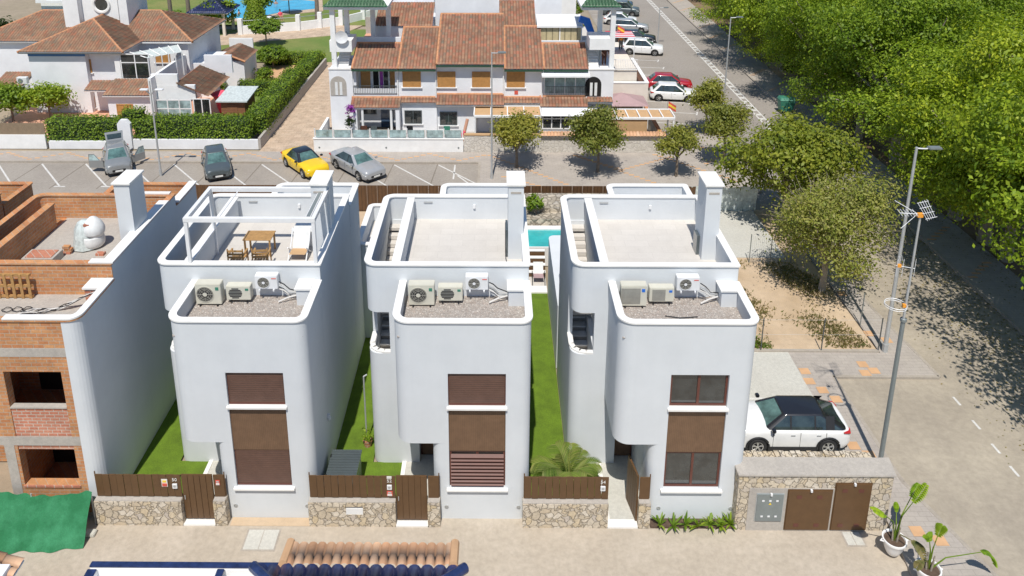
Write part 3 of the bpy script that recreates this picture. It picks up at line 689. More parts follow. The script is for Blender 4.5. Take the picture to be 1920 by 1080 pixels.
m.ring([(-1.2+ox, YF-.05), (XR-.35+ox, YF-.05)]+[(XR-.35+.41*math.sin(R(i*18))+ox, YF+.35-.41*math.cos(R(i*18))) for i in range(1, 6)]+[(XR+.06+ox, YM-.06)],
       [(-1.2+ox, YF+.19), (XR-.35+ox, YF+.19)]+[(XR-.35+.17*math.sin(R(i*18))+ox, YF+.35-.17*math.cos(R(i*18))) for i in range(1, 6)]+[(XR-.18+ox, YM-.06)], 7.665, 7.72, 'coping', skip=7)
m.build('coping', H0)
m = MB()
m.box(-3.05+ox, .66+ox, YF-.012, YF, 6.3, 6.62, 'cement'); m.build('concrete_beam', H0, smooth=0); m = MB(); m.box(-3.05+ox, .66+ox, YF-.012, YF, 2.9, 3.25, 'cement')
m.box(-1.95+ox, -1.62+ox, YF-.012, YF, 0, 2.9, 'cement'); m.box(-3.05+ox, .6+ox, YF-.01, YF, 0, .18, 'cement')
m.build('concrete_beam', H0, smooth=0)
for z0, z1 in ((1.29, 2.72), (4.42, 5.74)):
    m = MB(); m.box(-1.88+ox, .88+ox, 23.5, 23.58, z0-1.1, z1, 'hole'); m.build('dark_room_back', H0, smooth=0)  # near-black back panels, the deep room's shade is put into their colour
m = MB(); m.box(-1.505+ox, .345+ox, 21.33, 21.55, 2.72, 4.34, 'brickr'); m.build('infill_wall', H0, smooth=0)
m = MB(); m.box(-1.505+ox, .345+ox, 21.29, 21.5, 4.342, 4.39, 'cement'); m.build('sill', H0, smooth=0); m = MB(); m.box(-1.53+ox, .37+ox, 21.26, 21.299, 1.22, 1.30, 'brickr'); m.build('sill', H0, smooth=0)
HM = house(-3*LH, 'unfinished all brick house at the far left edge, only its parapets in view', 'raw')
ox = -2*LH
# loose things on the half built roof
c = G(176, 462, 7.22); t = thing('rubble_sack', 'big white sack of rubble wrapped in clear film on the unfinished roof', 'sack', c)
m = MB(); m.lathe([(.0, 0), (.42, .02), (.46, .25), (.43, .5), (.40, .52)], 'bag', c, 14); m.build('lower_sack', t, sub=1)
m = MB(); m.lathe([(.28, .45), (.42, .6), (.42, .85), (.28, 1.1), (.1, 1.25), (0, 1.27)], 'bag', (c[0]+.1, c[1], c[2]), 12); m.build('upper_sack', t, sub=1)
m = MB(); m.lathe([(.5, .05), (.42, .4), (.36, .8), (.22, 1.05), (.02, 1.15)], 'film', (c[0]-.24, c[1]-.02, c[2]), 9); m.build('wrap', t)
m = MB(); m.box(c[0]-.12, c[0]+.1, c[1]-.3, c[1]-.1, c[2]+.98, c[2]+1.06, 'brickr'); m.build('loose_brick', t)
c = G(85, 490, 7.22); t = thing('mortar_box', 'low brick kerbed hatch with a red lid on the unfinished roof', 'hatch', c)
m = MB(); m.box(c[0]-.65, c[0]+.5, c[1]-.35, c[1]+.35, c[2], c[2]+.3, 'cement'); m.build('kerb_box', t); m = MB(); m.box(c[0]-.55, c[0]+.4, c[1]-.27, c[1]+.27, c[2]+.3, c[2]+.33, 'brickr'); m.build('lid', t)
for px, py, lb in ((128, 475, 'small pile of hollow bricks beside the roof hatch'), (190, 478, 'single flat red brick lying near the white rubble sack')):
    c = G(px, py, 7.22); m = MB(); m.box(c[0]-.17, c[0]+.13, c[1]-.1, c[1]+.1, c[2], c[2]+.1, 'brickr')
    if px < 150: m.box(c[0]-.1, c[0]+.17, c[1]-.08, c[1]+.1, c[2]+.1, c[2]+.22, 'brick'); m.box(c[0]-.14, c[0]+.1, c[1]-.09, c[1]+.08, c[2]+.22, c[2]+.32, 'brick')
    single(m, 'brick_pile' if px < 150 else 'loose_brick', lb, 'brick', c, 'bricks left on the roof')
c = (ox-2.75, 23.45, 7.03); t = thing('wooden_pallet', 'wooden pallet leaning upright against the brick parapet', 'pallet', c)
for i in range(5):
    m = MB(); x = c[0]+i*.27; m.box(x, x+.1, 23.42, 23.45, 7.04, 7.95, 'wood'); m.build('board', t)
for z in (7.06, 7.46, 7.88):
    m = MB(); m.box(c[0], c[0]+1.2, 23.45, 23.52, z, z+.08, 'wood'); m.build('bearer', t)
m = MB(); a = Vector((ox+.75, 23.0, 7.5))
for i in range(7):
    p = []; 
    for j in range(14):
        s = j/13; p.append((a.x-2.2*s+.06*math.sin(j+i), a.y-.35+.35*(1-s)-.05*i*s+.05*math.sin(j*1.3+i), 7.07+max(0, .43*(1-s*2.2))+.05*abs(math.sin(j*.9+i))))
    m.path(p, .016, 'cable' if i % 3 else 'black', 5)
for i in range(3):
    cx = a.x-2.1-.33*i; m.path([(cx+.17*math.cos(q*.5), 22.75+.12*math.sin(q*.5)-.02*i, 7.06+.01*q % .05) for q in range(14)], .013, 'black', 5)
single(m, 'cable_bundle', 'tangle of white and black cables trailing over the unfinished front roof', 'cable', (ox-.5, 23, 7.05))

# ------------------------------------------------------------------ front fences of each house
def fence(ox, label, num, x0=-6.2, gate='shut', wend=-3.3, pil=(-2.23, -1.82), hole=False):
    t = thing('garden_fence', label, 'fence', (ox+x0, 21.1, 0), 'front fences of stone and brown slats')
    m = MB(); m.box(ox+x0, ox+wend, 20.94, 21.24, 0, .97, 'stone')
    sb = m.build('stone_base', t, smooth=0)
    if hole: cut(sb, [(ox-4.95, ox-4.38, 20.8, 21.08, .5, .82)])
    m = MB(); m.box(ox+x0+.01, ox+wend-.01, 20.96, 21.22, .97, 1.0, 'cement'); m.build('cap', t, smooth=0)
    if hole: m = MB(); m.box(ox-4.95, ox-4.38, 20.95, 21.078, .46, .74, 'acwhite'); m.build('meter_hatch', t)
    m = MB(); m.box(ox+pil[0], ox+pil[1], 20.94, 21.24, 0, 1.0, 'stone'); m.box(ox+pil[0]+.01, ox+pil[1]-.01, 20.95, 21.23, 1.0, 1.03, 'cement'); m.build('pillar', t, smooth=0)
    n_ = 12; w = (wend-x0-.05)/n_
    for i in range(n_):
        m = MB(); a = ox+x0+.06+i*w; dy = .012*(i % 2); m.box(a, a+w-.012, 21.13-dy, 21.16-dy, 1.03, 1.9, 'brownm'); m.build('slat', t, smooth=0)
    m = MB(); m.box(ox+x0+.03, ox+wend, 21.16, 21.2, 1.03, 1.08, 'brownm'); m.box(ox+x0+.03, ox+wend, 21.16, 21.2, 1.8, 1.85, 'brownm')
    m.tube((ox+x0+.05, 21.17, .98), (ox+x0+.05, 21.17, 1.99), .02, 'brownm'); m.tube((ox+pil[1]-.03, 21.17, 1.03), (ox+pil[1]-.03, 21.17, 1.99), .02, 'brownm'); m.build('rail', t)
    m = MB(); m.box(ox+pil[0]+.02, ox+pil[1]-.04, 21.12, 21.16, 1.03, 1.9, 'brownm'); m.build('slat', t, smooth=0)
    gx0, gx1 = ox+wend, ox+pil[0]
    m = MB(); m.box(gx0-.02, gx1+.02, 20.94, 21.35, 0, .055, 'coping'); m.build('threshold', t, smooth=0)
    g = MB(); L = gx1-gx0-.04
    if gate == 'shut':
        g.box(gx0+.02, gx1-.02, 21.15, 21.18, .1, 1.9, 'brownm'); gt = g.build('gate', t)
        for i in range(5): m = MB(); a = gx0+.04+i*(L-.02)/5; m.box(a, a+(L-.02)/5-.015, 21.125, 21.15, .12, 1.89, 'brownm'); m.build('slat', gt, smooth=0)
        m = MB(); m.tube((gx0+.1, 21.09, .95), (gx0+.1, 21.09, 1.1), .015, 'steel'); m.build('handle', gt)
    else:
        A = R(80); c_, s_ = math.cos(A), math.sin(A)
        def P(u, d): return (gx1-.03-u*c_+d*s_, 21.17+u*s_+d*c_)
        g.prism([P(0, 0), P(L, 0), P(L, .03), P(0, .03)], .08, 1.9, 'brownm'); gt = g.build('gate', t)
        for i in range(5): m = MB(); a = i*L/5; m.prism([P(a, -.03), P(a+L/5-.02, -.03), P(a+L/5-.02, -.001), P(a, -.001)], .1, 1.9, 'brownm'); m.build('slat', gt)
    text(num, 'house_number', t, (ox+wend-.19, 21.095, 1.73), .17, 'signwhite')
    m = MB(); m.box(ox+wend-.27, ox+wend-.11, 21.06, 21.11, 1.4, 1.58, 'acwhite'); m.disc((ox+wend-.19, 21.057, 1.5), .05, 'steel'); m.build('intercom', t, bev=.008)
    return t
f1 = fence(-LH, 'stone and brown slat fence numbered 50 with two red signs near its gate', '50')
f2 = fence(0, 'stone and brown slat fence numbered 52, with a white hatch in its stone base', '52', hole=True)
f3 = fence(LH, 'stone and brown slat fence numbered 54 with its gate standing open', '54', gate='open', wend=-3.36, pil=(-2.35, -1.96))
def plate(par, x, z, w, h, k, k2=None):
    m = MB(); m.box(x-w/2, x+w/2, 21.095, 21.11, z-h/2, z+h/2, k)
    if k2: m.box(x-w*.4, x+w*.4, 21.085, 21.096, z-h*.42, z-h*.05, k2); m.box(x-w*.3, x+w*.3, 21.085, 21.096, z+h*.1, z+h*.35, 'signyellow' if k2 == 'redsign' and k == 'signwhite' else 'steel')
    m.build('sign', par)
plate(f1, -LH-3.83, 1.6, .2, .3, 'signwhite', 'redsign'); plate(f1, -LH-2.06, 1.62, .14, .2, 'redsign', 'signwhite'); plate(f2, -3.49, 1.22, .19, .2, 'redsign', 'signwhite'); plate(f2, -3.49, 1.87, .16, .09, 'signwhite')

# ------------------------------------------------------------------ gardens between the houses
for i, ox in enumerate((-2*LH, -LH, 0)):
    g_ = sheet('garden_turf', ox+XR, ox+LH+XL+(-.02), 21.24, 35.5, .05, 'turf', .04)
    sheet('garden_turf', ox+LH+XL-.02, ox+LH-3.4, 21.24, 23.72, .054, 'turf', .04)
for ox in (-LH, 0, LH):
    sheet('garden_path', ox-3.25, ox-2.05, 21.25, 24.1, .09, 'concrete', .08)
    sheet('path_edging', ox-3.4, ox-3.25, 21.25, 23.7, .12, 'coping', .1)
m = MB(); m.prism(rr(.42-LH-.25+LH, .9, 20.95, 21.28), 0, .02, 'orange'); 
sheet('bare_strip', -LH-1.75, -LH+.95, 20.95, 21.28, .012, 'dirt', .01)
# pool court behind the middle houses
for i, ox in ((1, 0),):
    sheet('pool_deck', ox+XR+.02, ox+LH+XL-.02, 35.5, 44.0, .06, 'floor', .05)
    sheet('deck_step', ox+XR+.02, ox+LH+XL-.02, 34.9, 35.5, .12, 'coping', .1)
    m = MB()
    for j, (y0, z) in enumerate(((36.45, .3), (36.75, .55), (37.05, .8), (37.35, 1.05))):
        m.box(ox+XR+.02, ox+LH+XL-.02, y0, y0+.3, 0, z, 'brownm'); m.box(ox+XR+.02, ox+LH+XL-.02, y0-.03, y0+.2, z, z+.04, 'coping')
    struct(m, 'pool_steps', smooth=0)
    m = MB(); m.ring(rr(ox+1, ox+LH+.8, 37.65, 40.1), rr(ox+1.1, ox+LH+.7, 37.72, 39.7), 0, 1.12, 'coping'); struct(m, 'pool_edge', smooth=0)
    sheet('pool_water', ox+1.1, ox+LH+.7, 37.72, 39.7, 1.04, 'poolg')
    m = MB(); x0 = ox+XR+.05
    for j in range(9):
        q = random.Random(j+i*20); cx = x0+j*.2+.05; 
    m.box(ox+1, ox+LH+.8, 40.12, 42.6, 0, 1.5, 'rock'); m.box(ox+1, ox+LH+.8, 41.0, 43.0, 1.3, 1.75, 'rock'); single(m, 'rock_border', 'rough %s rock bank behind the turquoise pool %s' % (('brown', 'right of the middle house') if i else ('grey', 'hidden between the first two houses')), 'rock bank', (ox, 42.7, 0))
an = [MB().prism(rr(-6.2, -4.5, 31.2, 35.2, (.3, 0, 0, .3)), 0, 4.0, 'render').build('wall', H2)]; parapet('parapet', -6.2, -4.5, 31.2, 35.2, 4.0, 4.8, (.3, .02, .02, .3), H2); MB().box(-6.0, -4.7, 31.4, 35, 4.0, 4.02, 'floor').build('terrace_floor', H2)
sheet('back_garden', -24, 1.1, 35.5, 43.9, .05, 'dirt', .04)
m = MB(); ft = thing('boundary_fence', 'long brown slatted fence behind the white houses', 'fence', (-3, 44, 0))
for i in range(60):
    x = -23+i*.63
    if x < 12.0: m = MB(); m.box(x, x+.61, 43.97, 44.02, .0, 1.75, 'brown'); m.build('panel', ft, smooth=0)
for x in (2.35,):
    c = (x, 40.7, 1.5); t = thing('garden_plant', 'yellow green leafy plant on the rocks %s' % ('by the turquoise pool' if x > 0 else 'behind the first two houses'), 'plant', c)
    C, D = crown_points([(0, 0, .75, .5, .4, .45)], 260, spread=.12); o = bpy.data.objects.new('foliage', leaves('foliage', C, D, .3, 'leafY', .35)); COL.objects.link(o); o.parent = t
    m = MB(); m.tube((c[0], c[1], c[2]-.1), (c[0], c[1], c[2]+.6), .03, 'bark'); m.build('stem', t)
def lounger(c, label):
    t = thing('deck_chair', label, 'chair', c, 'folding chairs on the pool deck'); x, y, z = c
    m = MB(); m.quad((x-.26, y-.35, z+.35), (x+.26, y-.35, z+.35), (x+.26, y+.2, z+.28), (x-.26, y+.2, z+.28), 'mauve'); m.quad((x-.26, y+.2, z+.28), (x+.26, y+.2, z+.28), (x+.26, y+.5, z+.8), (x-.26, y+.5, z+.8), 'bag'); m.build('seat', t)
    for sx in (-.32, .32):
        m = MB(); m.tube((x+sx, y-.5, z), (x+sx, y+.2, z+.45), .02, 'black'); m.tube((x+sx, y+.45, z), (x+sx, y-.4, z+.4), .02, 'black'); m.build('leg', t)
lounger((2.25, 36.1, .06), 'white folding deck chair on the pool deck, left one of the pair'); lounger((3.15, 36.2, .06), 'white folding deck chair on the pool deck, right one of the pair')
# side garden bits between first and second white houses
c = (-LH+XR+.62, 22.3, .05); t = thing('garden_store', 'grey ribbed garden storage box behind the fence numbered 52', 'storage box', c)
x, y, z = c
m = MB(); m.box(x-.42, x+.55, y-.75, y+.85, .06, 1.05, 'grey'); m.build('body', t, bev=.02)
for i in range(14): m = MB(); m.box(x-.46, x+.6, y-.8+i*.12, y-.8+i*.12+.105, 1.05, 1.1, 'car_graphite'); m.build('lid_slat', t)
for yy in (-.4, .5): m = MB(); m.box(x-.47, x-.43, y+yy, y+yy+.12, .8, 1.13, 'black'); m.build('latch', t)
c = G(690, 835, .05); t = thing('flower_pot', 'small terracotta pot with a flowering plant on the turf strip', 'pot plant', c)
m = MB(); m.lathe([(.0, 0), (.13, 0), (.19, .28), (.16, .28), (.1, .2), (0, .2)], 'brickr', c, 14); m.build('pot', t)
C, D = crown_points([(0, 0, .45, .2, .2, .2)], 120, spread=.06); o = bpy.data.objects.new('foliage', leaves('foliage', C, D, .12, 'leafY')); COL.objects.link(o); o.parent = t
m = MB(); c = G(688, 830, .05); m.tube(c, (c[0], c[1], 3.0), .03, 'steel'); m.tube((c[0], c[1], 3.0), (c[0]+.12, c[1]+.05, 3.05), .03, 'steel')
single(m, 'garden_shower', 'thin pale garden pipe standing by the stair wall of the middle house', 'pipe', c)
for px, py, z0, lb in ((600, 826, 1.9, 'white floodlight on the shaded side wall of the first white house'),):
    x, y, z = LH*-1+XR, 23.4, 2.3
    m = MB(); m.box(x, x+.1, y-.05, y+.05, z, z+.1, 'acwhite'); m.lathe([(0, 0), (.06, .01), (.07, .12), (0, .13)], 'acwhite', (x+.06, y, z-.12), 10); single(m, 'wall_floodlight', lb, 'light', (x, y, z))
# ------------------------------------------------------------------ roof equipment
def ac(ox, kind, label, x0, y0, z0, w, d, h, fan, body='acbody', badge='greenp', grille='round'):
    c = (ox+x0, y0, z0); t = thing('air_conditioner', label, 'air conditioner', c, 'outdoor air units on the low roofs'); X = ox+x0
    m = MB(); m.box(X, X+w, y0, y0+d, z0+.06, z0+h, body); b = m.build('casing', t, bev=.015)
    m = MB(); fx, fz = X+w*fan[0], z0+.06+(h-.06)*.5; r = fan[1]
    if grille == 'round':
        m.lathe([(0, -.012), (r*.25, -.014), (r*.3, -.004), (r, -.004), (r, 0)], 'black', (fx, y0, fz), 24, 'y')
        for q in (.5, .7, .88, 1.0): m.lathe([(r*q-.012, -.016), (r*q+.006, -.02), (r*q+.006, -.004)], 'acgrille' if q < 1 else body, (fx, y0, fz), 24, 'y')
        for a in range(8): m.tube((fx+r*.2*math.cos(a*.785), y0-.018, fz+r*.2*math.sin(a*.785)), (fx+r*math.cos(a*.785), y0-.016, fz+r*math.sin(a*.785)), .007, 'acgrille', n=4)
        m.disc((fx, y0-.022, fz), r*.26, body)
    elif grille == 'slots':
        for i in range(7): z = fz-r+(i+.5)*r*2/7; q = math.sqrt(max(.02, 1-((z-fz)/r)**2))*r; m.box(fx-q*1.15, fx+q*1.15, y0-.01, y0+.002, z-r*.1, z+r*.06, 'black')
    else:
        m.box(fx-r*1.1, fx+r*1.1, y0-.012, y0+.002, fz-r, fz+r, 'acgrille')
    m.build('fan_grille', t)
    m = MB(); bx_ = X+w*.86; m.box(bx_-.055, bx_+.055, y0-.008, y0, z0+h*.72, z0+h*.86, badge) if badge != 'redsign' else m.box(bx_-.09, bx_+.07, y0-.008, y0, z0+h*.80, z0+h*.85, badge)
    m.build('badge', t)
    m = MB()
    for fx_ in (X+.12, X+w-.16): m = MB(); m.box(fx_, fx_+.05, y0-.05, y0+d, z0, z0+.06, 'acwhite' if kind == 'c' else 'black'); m.build('foot', t)
    return t
for i, (o, hs) in enumerate(((-LH, 'the white house with the pergola'), (0, 'the middle white house'), (LH, 'the white house beside the car'))):
    bd = 'greenp' if i < 2 else 'bluecloth'
    dx = (-.03, 0, -.02)[i]
    ac(o, 'a', 'large beige air unit on the low roof of %s' % hs, -2.9+dx, 23.05, 7.03, .86, .34, .82, (.38, .29), badge=bd, grille='round' if i < 2 else 'flat')
    ac(o, 'b', 'small beige air unit on the low roof of %s' % hs, -1.92+dx, 23.2, 7.1, .82, .3, .58, (.38, .2), badge=bd, grille='slots' if i < 2 else 'flat')
    ac(o, 'c', 'white wall hung air unit above the roof of %s' % hs, -1.0, 23.36, 7.42, .76, .29, .56, (.38, .21), body='acwhite', badge='redsign')
    m = MB(); q = random.Random(i)
    for j in range(5):
        a = Vector((o-.2, 23.4, 7.75-.07*j)); e = Vector((o+.44, 23.45, 7.35-.04*j)); md = a.lerp(e, .5)+Vector((q.uniform(-.05, .05), q.uniform(-.12, 0), q.uniform(-.16, .02)))
        m.path([a, a.lerp(md, .5)+Vector((0, 0, .04)), md, e], .014 if j % 2 else .02, ('black', 'cable', 'steel')[j % 3], 5)
    m.path([(o-.2, 23.2, 7.1), (o+.1, 23.3, 7.2), (o+.44, 23.4, 7.25)], .03, 'cable', 6)
    single(m, 'pipe_bundle', 'pipes and cables beside the air units of %s' % hs, 'pipes', (o, 23.4, 7.1), 'pipes on the low roofs')
m = MB(); m.path([G(1247, 592, 7.06), G(1275, 596, 7.07), G(1308, 594, 7.06)], .018, 'black', 5); single(m, 'loose_cable', 'short black cable lying on the gravel of the roof beside the white car', 'cable', G(1275, 595, 7.05))

# pergola frame
c = (-8.2, 25, 8.2); t = thing('pergola', 'white metal pergola frame on the terrace of the first white house', 'pergola', c)
PX0, PX1, PY0, PY1, PZ = -10.42, -6.12, 23.78, 26.95, 9.78
PY1 = 26.15
for x, y, z in ((PX0, PY0, 8.26), (PX1, PY0, 8.26), (PX0, PY1, 7.22), (PX1, PY1, 8.2)):
    m = MB(); m.box(x-.06, x+.06, y-.06, y+.06, z, PZ, 'acwhite'); m.build('post', t, bev=.006)
for a in ((PX0-.07, PX1+.07, PY0-.07, PY0+.07), (PX0-.07, PX1+.07, PY1-.07, PY1+.07), (PX0-.07, PX0+.07, PY0+.075, PY1-.075), (PX1-.07, PX1+.07, PY0+.075, PY1-.075)):
    m = MB(); m.box(*a, PZ, PZ+.16, 'acwhite'); m.build('beam', t, bev=.006)
m = MB(); m.tube((PX0+1.05, PY0+.1, PZ+.05), (PX0+1.05, PY1-.1, PZ+.05), .02, 'acwhite'); m.build('rail', t)
m = MB(); m.box(PX1-.3, PX1-.12, PY0+.2, PY1-.2, PZ+.02, PZ+.1, 'acwhite'); m.box(PX1-.27, PX1-.15, PY0+.2, PY1-.2, PZ+.102, PZ+.12, 'grey'); m.build('rolled_blind', t)
m = MB(); m.quad((PX1, PY0+.4, 8.3), (PX1, PY1-.3, 8.3), (PX1, PY1-.3, 9.75), (PX1, PY0+.4, 9.75), 'film'); 
# teak table and chairs
def chair(c, rot, label):
    t = thing('garden_chair', label, 'chair', c, 'wooden chairs on the terrace', local=True); t.rotation_euler.z = rot
    m = MB()
    for i in range(5): m.box(-.25+i*.1, -.17+i*.1, -.24, .24, .41, .43, 'wood')
    m.build('seat', t); m = MB()
    for i in range(3): m.box(-.25, .25, .23, .25, .52+i*.12, .60+i*.12, 'wood')
    m.build('backrest', t)
    for sx in (-.27, .27):
        for sy in (-.25, .25):
            m = MB(); m.box(sx-.02, sx+.02, sy-.02, sy+.02, 0, .9 if sy > 0 else .62, 'wood'); m.build('leg', t)
        m = MB(); m.box(sx-.03, sx+.03, -.27, .27, .62, .65, 'wood'); m.build('armrest', t)
c = G(489, 474, 7.225); t = thing('garden_table', 'slatted wooden table on the roof terrace under the pergola frame', 'table', c, local=True)
m = MB()
for i in range(7): m.box(-.52, .52, -.36+i*.105, -.36+i*.105+.095, .7, .73, 'wood')
m.build('tabletop', t)
for sx in (-.46, .46):
    for sy in (-.3, .3): m = MB(); m.box(sx-.03, sx+.03, sy-.03, sy+.03, 0, .7, 'wood'); m.build('leg', t)
c = G(455, 491, 7.225); chair((c[0], 25.15, 7.225), R(180), 'wooden chair left of the pair in front of the terrace table')
c = G(498, 491, 7.225); chair((c[0], 25.2, 7.225), R(185), 'wooden chair right of the pair in front of the terrace table')
c = G(562, 482, 7.225); t = thing('reclining_chair', 'white and taupe folded reclining chair in the corner of the pergola terrace', 'chair', c, local=True)
m = MB(); m.quad((-.3, -.35, .3), (.3, -.35, .3), (.3, .2, .25), (-.3, .2, .25), 'tan'); m.quad((-.3, .2, .25), (.3, .2, .25), (.34, .55, 1.0), (-.26, .55, 1.0), 'bag'); m.build('seat', t)
for sx in (-.33, .33): m = MB(); m.path([(sx, -.5, 0), (sx, .25, .55), (sx, .5, .95)], .025, 'acwhite'); m.tube((sx, .4, 0), (sx, -.3, .55), .025, 'acwhite'); m.build('frame', t)
c = G(572, 455, 7.225); m = MB(); m.box(c[0]-.35, c[0]+.35, c[1]-.3, c[1]+.3, 7.23, 7.85, 'acwhite'); m.box(c[0]-.38, c[0]+.38, c[1]-.33, c[1]+.33, 7.85, 7.9, 'bag'); single(m, 'storage_chest', 'low white chest beside the chimney on the pergola terrace', 'chest', c, bev=.01)
c = G(572, 437, 7.225); m = MB(); m.box(c[0]-.2, c[0]+.22, c[1]-.2, c[1]+.2, 7.23, 7.55, 'matbrown'); single(m, 'wooden_crate', 'small brown crate behind the white chest on the pergola terrace', 'crate', c)
m = MB(); m.box(.38, .46, 25.95, 26.75, 7.3, 8.35, 'car_graphite'); m.box(.37, .39, 26.0, 26.7, 7.36, 8.28, 'black'); m.path([(.4, 25.9, 7.6), (.38, 25.8, 7.4), (.42, 25.6, 7.24)], .015, 'black', 5)
single(m, 'wall_heater', 'dark flat panel with a loose cable beside the middle house chimney', 'panel', (.42, 26.3, 7.3))
m = MB(); m.box(LH+.36, LH+.46, 26.2, 26.7, 7.23, 8.0, 'car_graphite'); single(m, 'meter_box', 'dark grey box at the chimney foot of the house beside the car', 'box', (LH+.4, 26.4, 7.23))

# ------------------------------------------------------------------ stone wall with cabinets
t = thing('cabinet_wall', 'stone corner wall holding one grey and two brown utility doors', 'wall', (10.5, 21.2, 0))
m = MB(); m.prism([(7.98, 20.92), (13.0, 20.92), (13.12, 21.62), (7.98, 21.62)], 0, 2.2, 'stone'); sb = m.build('stone_base', t, smooth=0)
m = MB(); m.prism([(7.93, 20.87), (13.06, 20.87), (13.18, 21.67), (7.93, 21.67)], 2.2, 2.27, 'cement'); m.build('cap', t, bev=.015)
def XY(px, py, Y=20.85): q = OY(px, py, Y); return q[0], q[2]
m = MB(); m.box(8.35, 12.3, 20.9, 20.96, 0, 1.72, 'cement'); m.build('door_surround', t, smooth=0)
for x0, x1, z1, k, nm in ((8.62, 9.48, 1.5, 'grey', 0), (9.63, 11.05, 1.66, 'brownm', 1), (11.16, 12.3, 1.92, 'brownm', 2)):
    z0 = .42 if nm == 0 else .07
    m = MB(); m.box(x0, x1, 20.86, 20.91, z0, z1, k); m.box(x0-.03, x1+.03, 20.89, 20.92, z0-.03, z1+.03, 'steel' if nm == 0 else 'brownm')
    d_ = m.build('cabinet_door', t, bev=.004); tag(d_, ('grey metal cabinet door', 'wide brown cabinet door', 'tall brown cabinet door at the corner')[nm])
    xs = [x0+.2, (x0+x1)/2, x1-.2] if nm == 0 else [x0+(x1-x0)*.25, x0+(x1-x0)*.72]
    for z in (z0+.2, z1-.25):
        for x in xs: m = MB(); h = .03 if nm == 0 else .065; m.box(x-h*1.3, x+h*1.3, 20.852, 20.861, z-h, z+h, 'acwhite' if nm == 0 else 'frameb'); m.build('vent', d_)
    m = MB(); m.box((x0+x1)/2-.03, (x0+x1)/2+.03, 20.79, 20.86, z1+.0, z1+.08, 'acwhite'); m.build('door_stay', d_)
    if nm == 0: m = MB(); x = (x0+x1)/2; m.add([(x-.05, 20.85, z1-.4), (x+.05, 20.85, z1-.4), (x, 20.85, z1-.31)], [(0, 1, 2)], 'signyellow'); m.build('sign', d_)
m = MB(); m.box(8.3, 12.95, 22.0, 22.45, 0, 1.75, 'stone'); 
q = random.Random(4)
for i in range(24): x = 8.3+i*.19; m.box(x, x+.16, 22.0-q.uniform(0, .03), 22.46, 1.75, 1.77+q.uniform(0, .05), 'stone')
single(m, 'stone_wall', 'rough topped low stone wall just behind the cabinet wall', 'wall', (10.5, 22.2, 0), smooth=0)
# planting bed by the last house
m = MB(); m.box(5.2, 7.95, 20.95, 21.28, 0, .08, 'soil'); struct(m, 'planting_bed', smooth=0)
def blade(m, base, d, L, w, k, droop=.35, seg=5, fold=.15):
    base = Vector(base); d = Vector(d).normalized(); sd_ = d.cross(Vector((0, 0, 1))).normalized() if abs(d.z) < .99 else Vector((1, 0, 0)); vs = []
    for i in range(seg+1):
        s = i/seg; p = base+d*L*s; p.z -= droop*L*s*s; ww = w*math.sin(math.pi*min(.97, s*.85+.12))*.5; up = Vector((0, 0, fold*ww))
        vs += [p-sd_*ww+up, p-up*.3, p+sd_*ww+up]
    m.add(vs, [(3*i+j, 3*i+j+1, 3*i+j+4, 3*i+j+3) for i in range(seg) for j in (0, 1)], k)
q = random.Random(11)
for i, px in enumerate((1238, 1262, 1285, 1308, 1332, 1352, 1369)):
    c = G(px, 984+(i % 2)*3, .08); where = ('nearest the gate pillar', 'second from the gate pillar', 'third from the gate pillar', 'in the middle of the bed', 'third from the cabinet wall', 'second from the cabinet wall', 'nearest the cabinet wall')[i]
    t = thing('leafy_plant', 'small spiky green plant under the brown framed window, %s' % where, 'plant', c, 'plants in the bed under the window', local=True)
    m = MB()
    for j in range(16): a = q.uniform(0, 6.28); e = q.uniform(.5, 1.35); blade(m, (0, 0, 0), (math.cos(a)*math.cos(e), math.sin(a)*math.cos(e), math.sin(e)), q.uniform(.35, .62), .07, 'leafH', .3, 4)
    m.build('foliage', t)
def palm(c, label, n=9, L=1.3):
    t = thing('palm_plant', label, 'palm', c, local=True); q = random.Random(3)
    for i in range(n):
        a = i*2*math.pi/n+q.uniform(-.2, .2); e = q.uniform(.75, 1.25); d = Vector((math.cos(a)*math.cos(e), math.sin(a)*math.cos(e), math.sin(e))); m = MB(); l = L*q.uniform(.8, 1.25); sp = []
        for j in range(15):
            s = j/14; p = d*l*s; p.z -= .5*l*s*s; sp.append(p)
        m.path(sp, [.02*(1-j/16)+.004 for j in range(15)], 'palm', 4)
        for j in range(3, 15):
            tg = (sp[j]-sp[j-1]).normalized(); sd_ = tg.cross(Vector((0, 0, 1))).normalized()
            for r_ in (0, .5):
                pp = sp[j-1].lerp(sp[j], r_)
                for sgn in (-1, 1): blade(m, pp, sd_*sgn+tg*.9+Vector((0, 0, .15)), l*.34*math.sin(math.pi*(.25+.7*(j+r_)/16)), .035, 'palm', .5, 3)
        m.build('frond', t)
    m = MB()
    for i in range(7): a = i*.9; m.tube((.05*math.cos(a), .05*math.sin(a), 0), (.14*math.cos(a), .14*math.sin(a), .55), .025, 'palm', .015, 6)
    m.build('stem', t); return t
palm((2.6, 22.75, .3), 'young feathery palm behind the fence numbered 54', 8, 2.15)
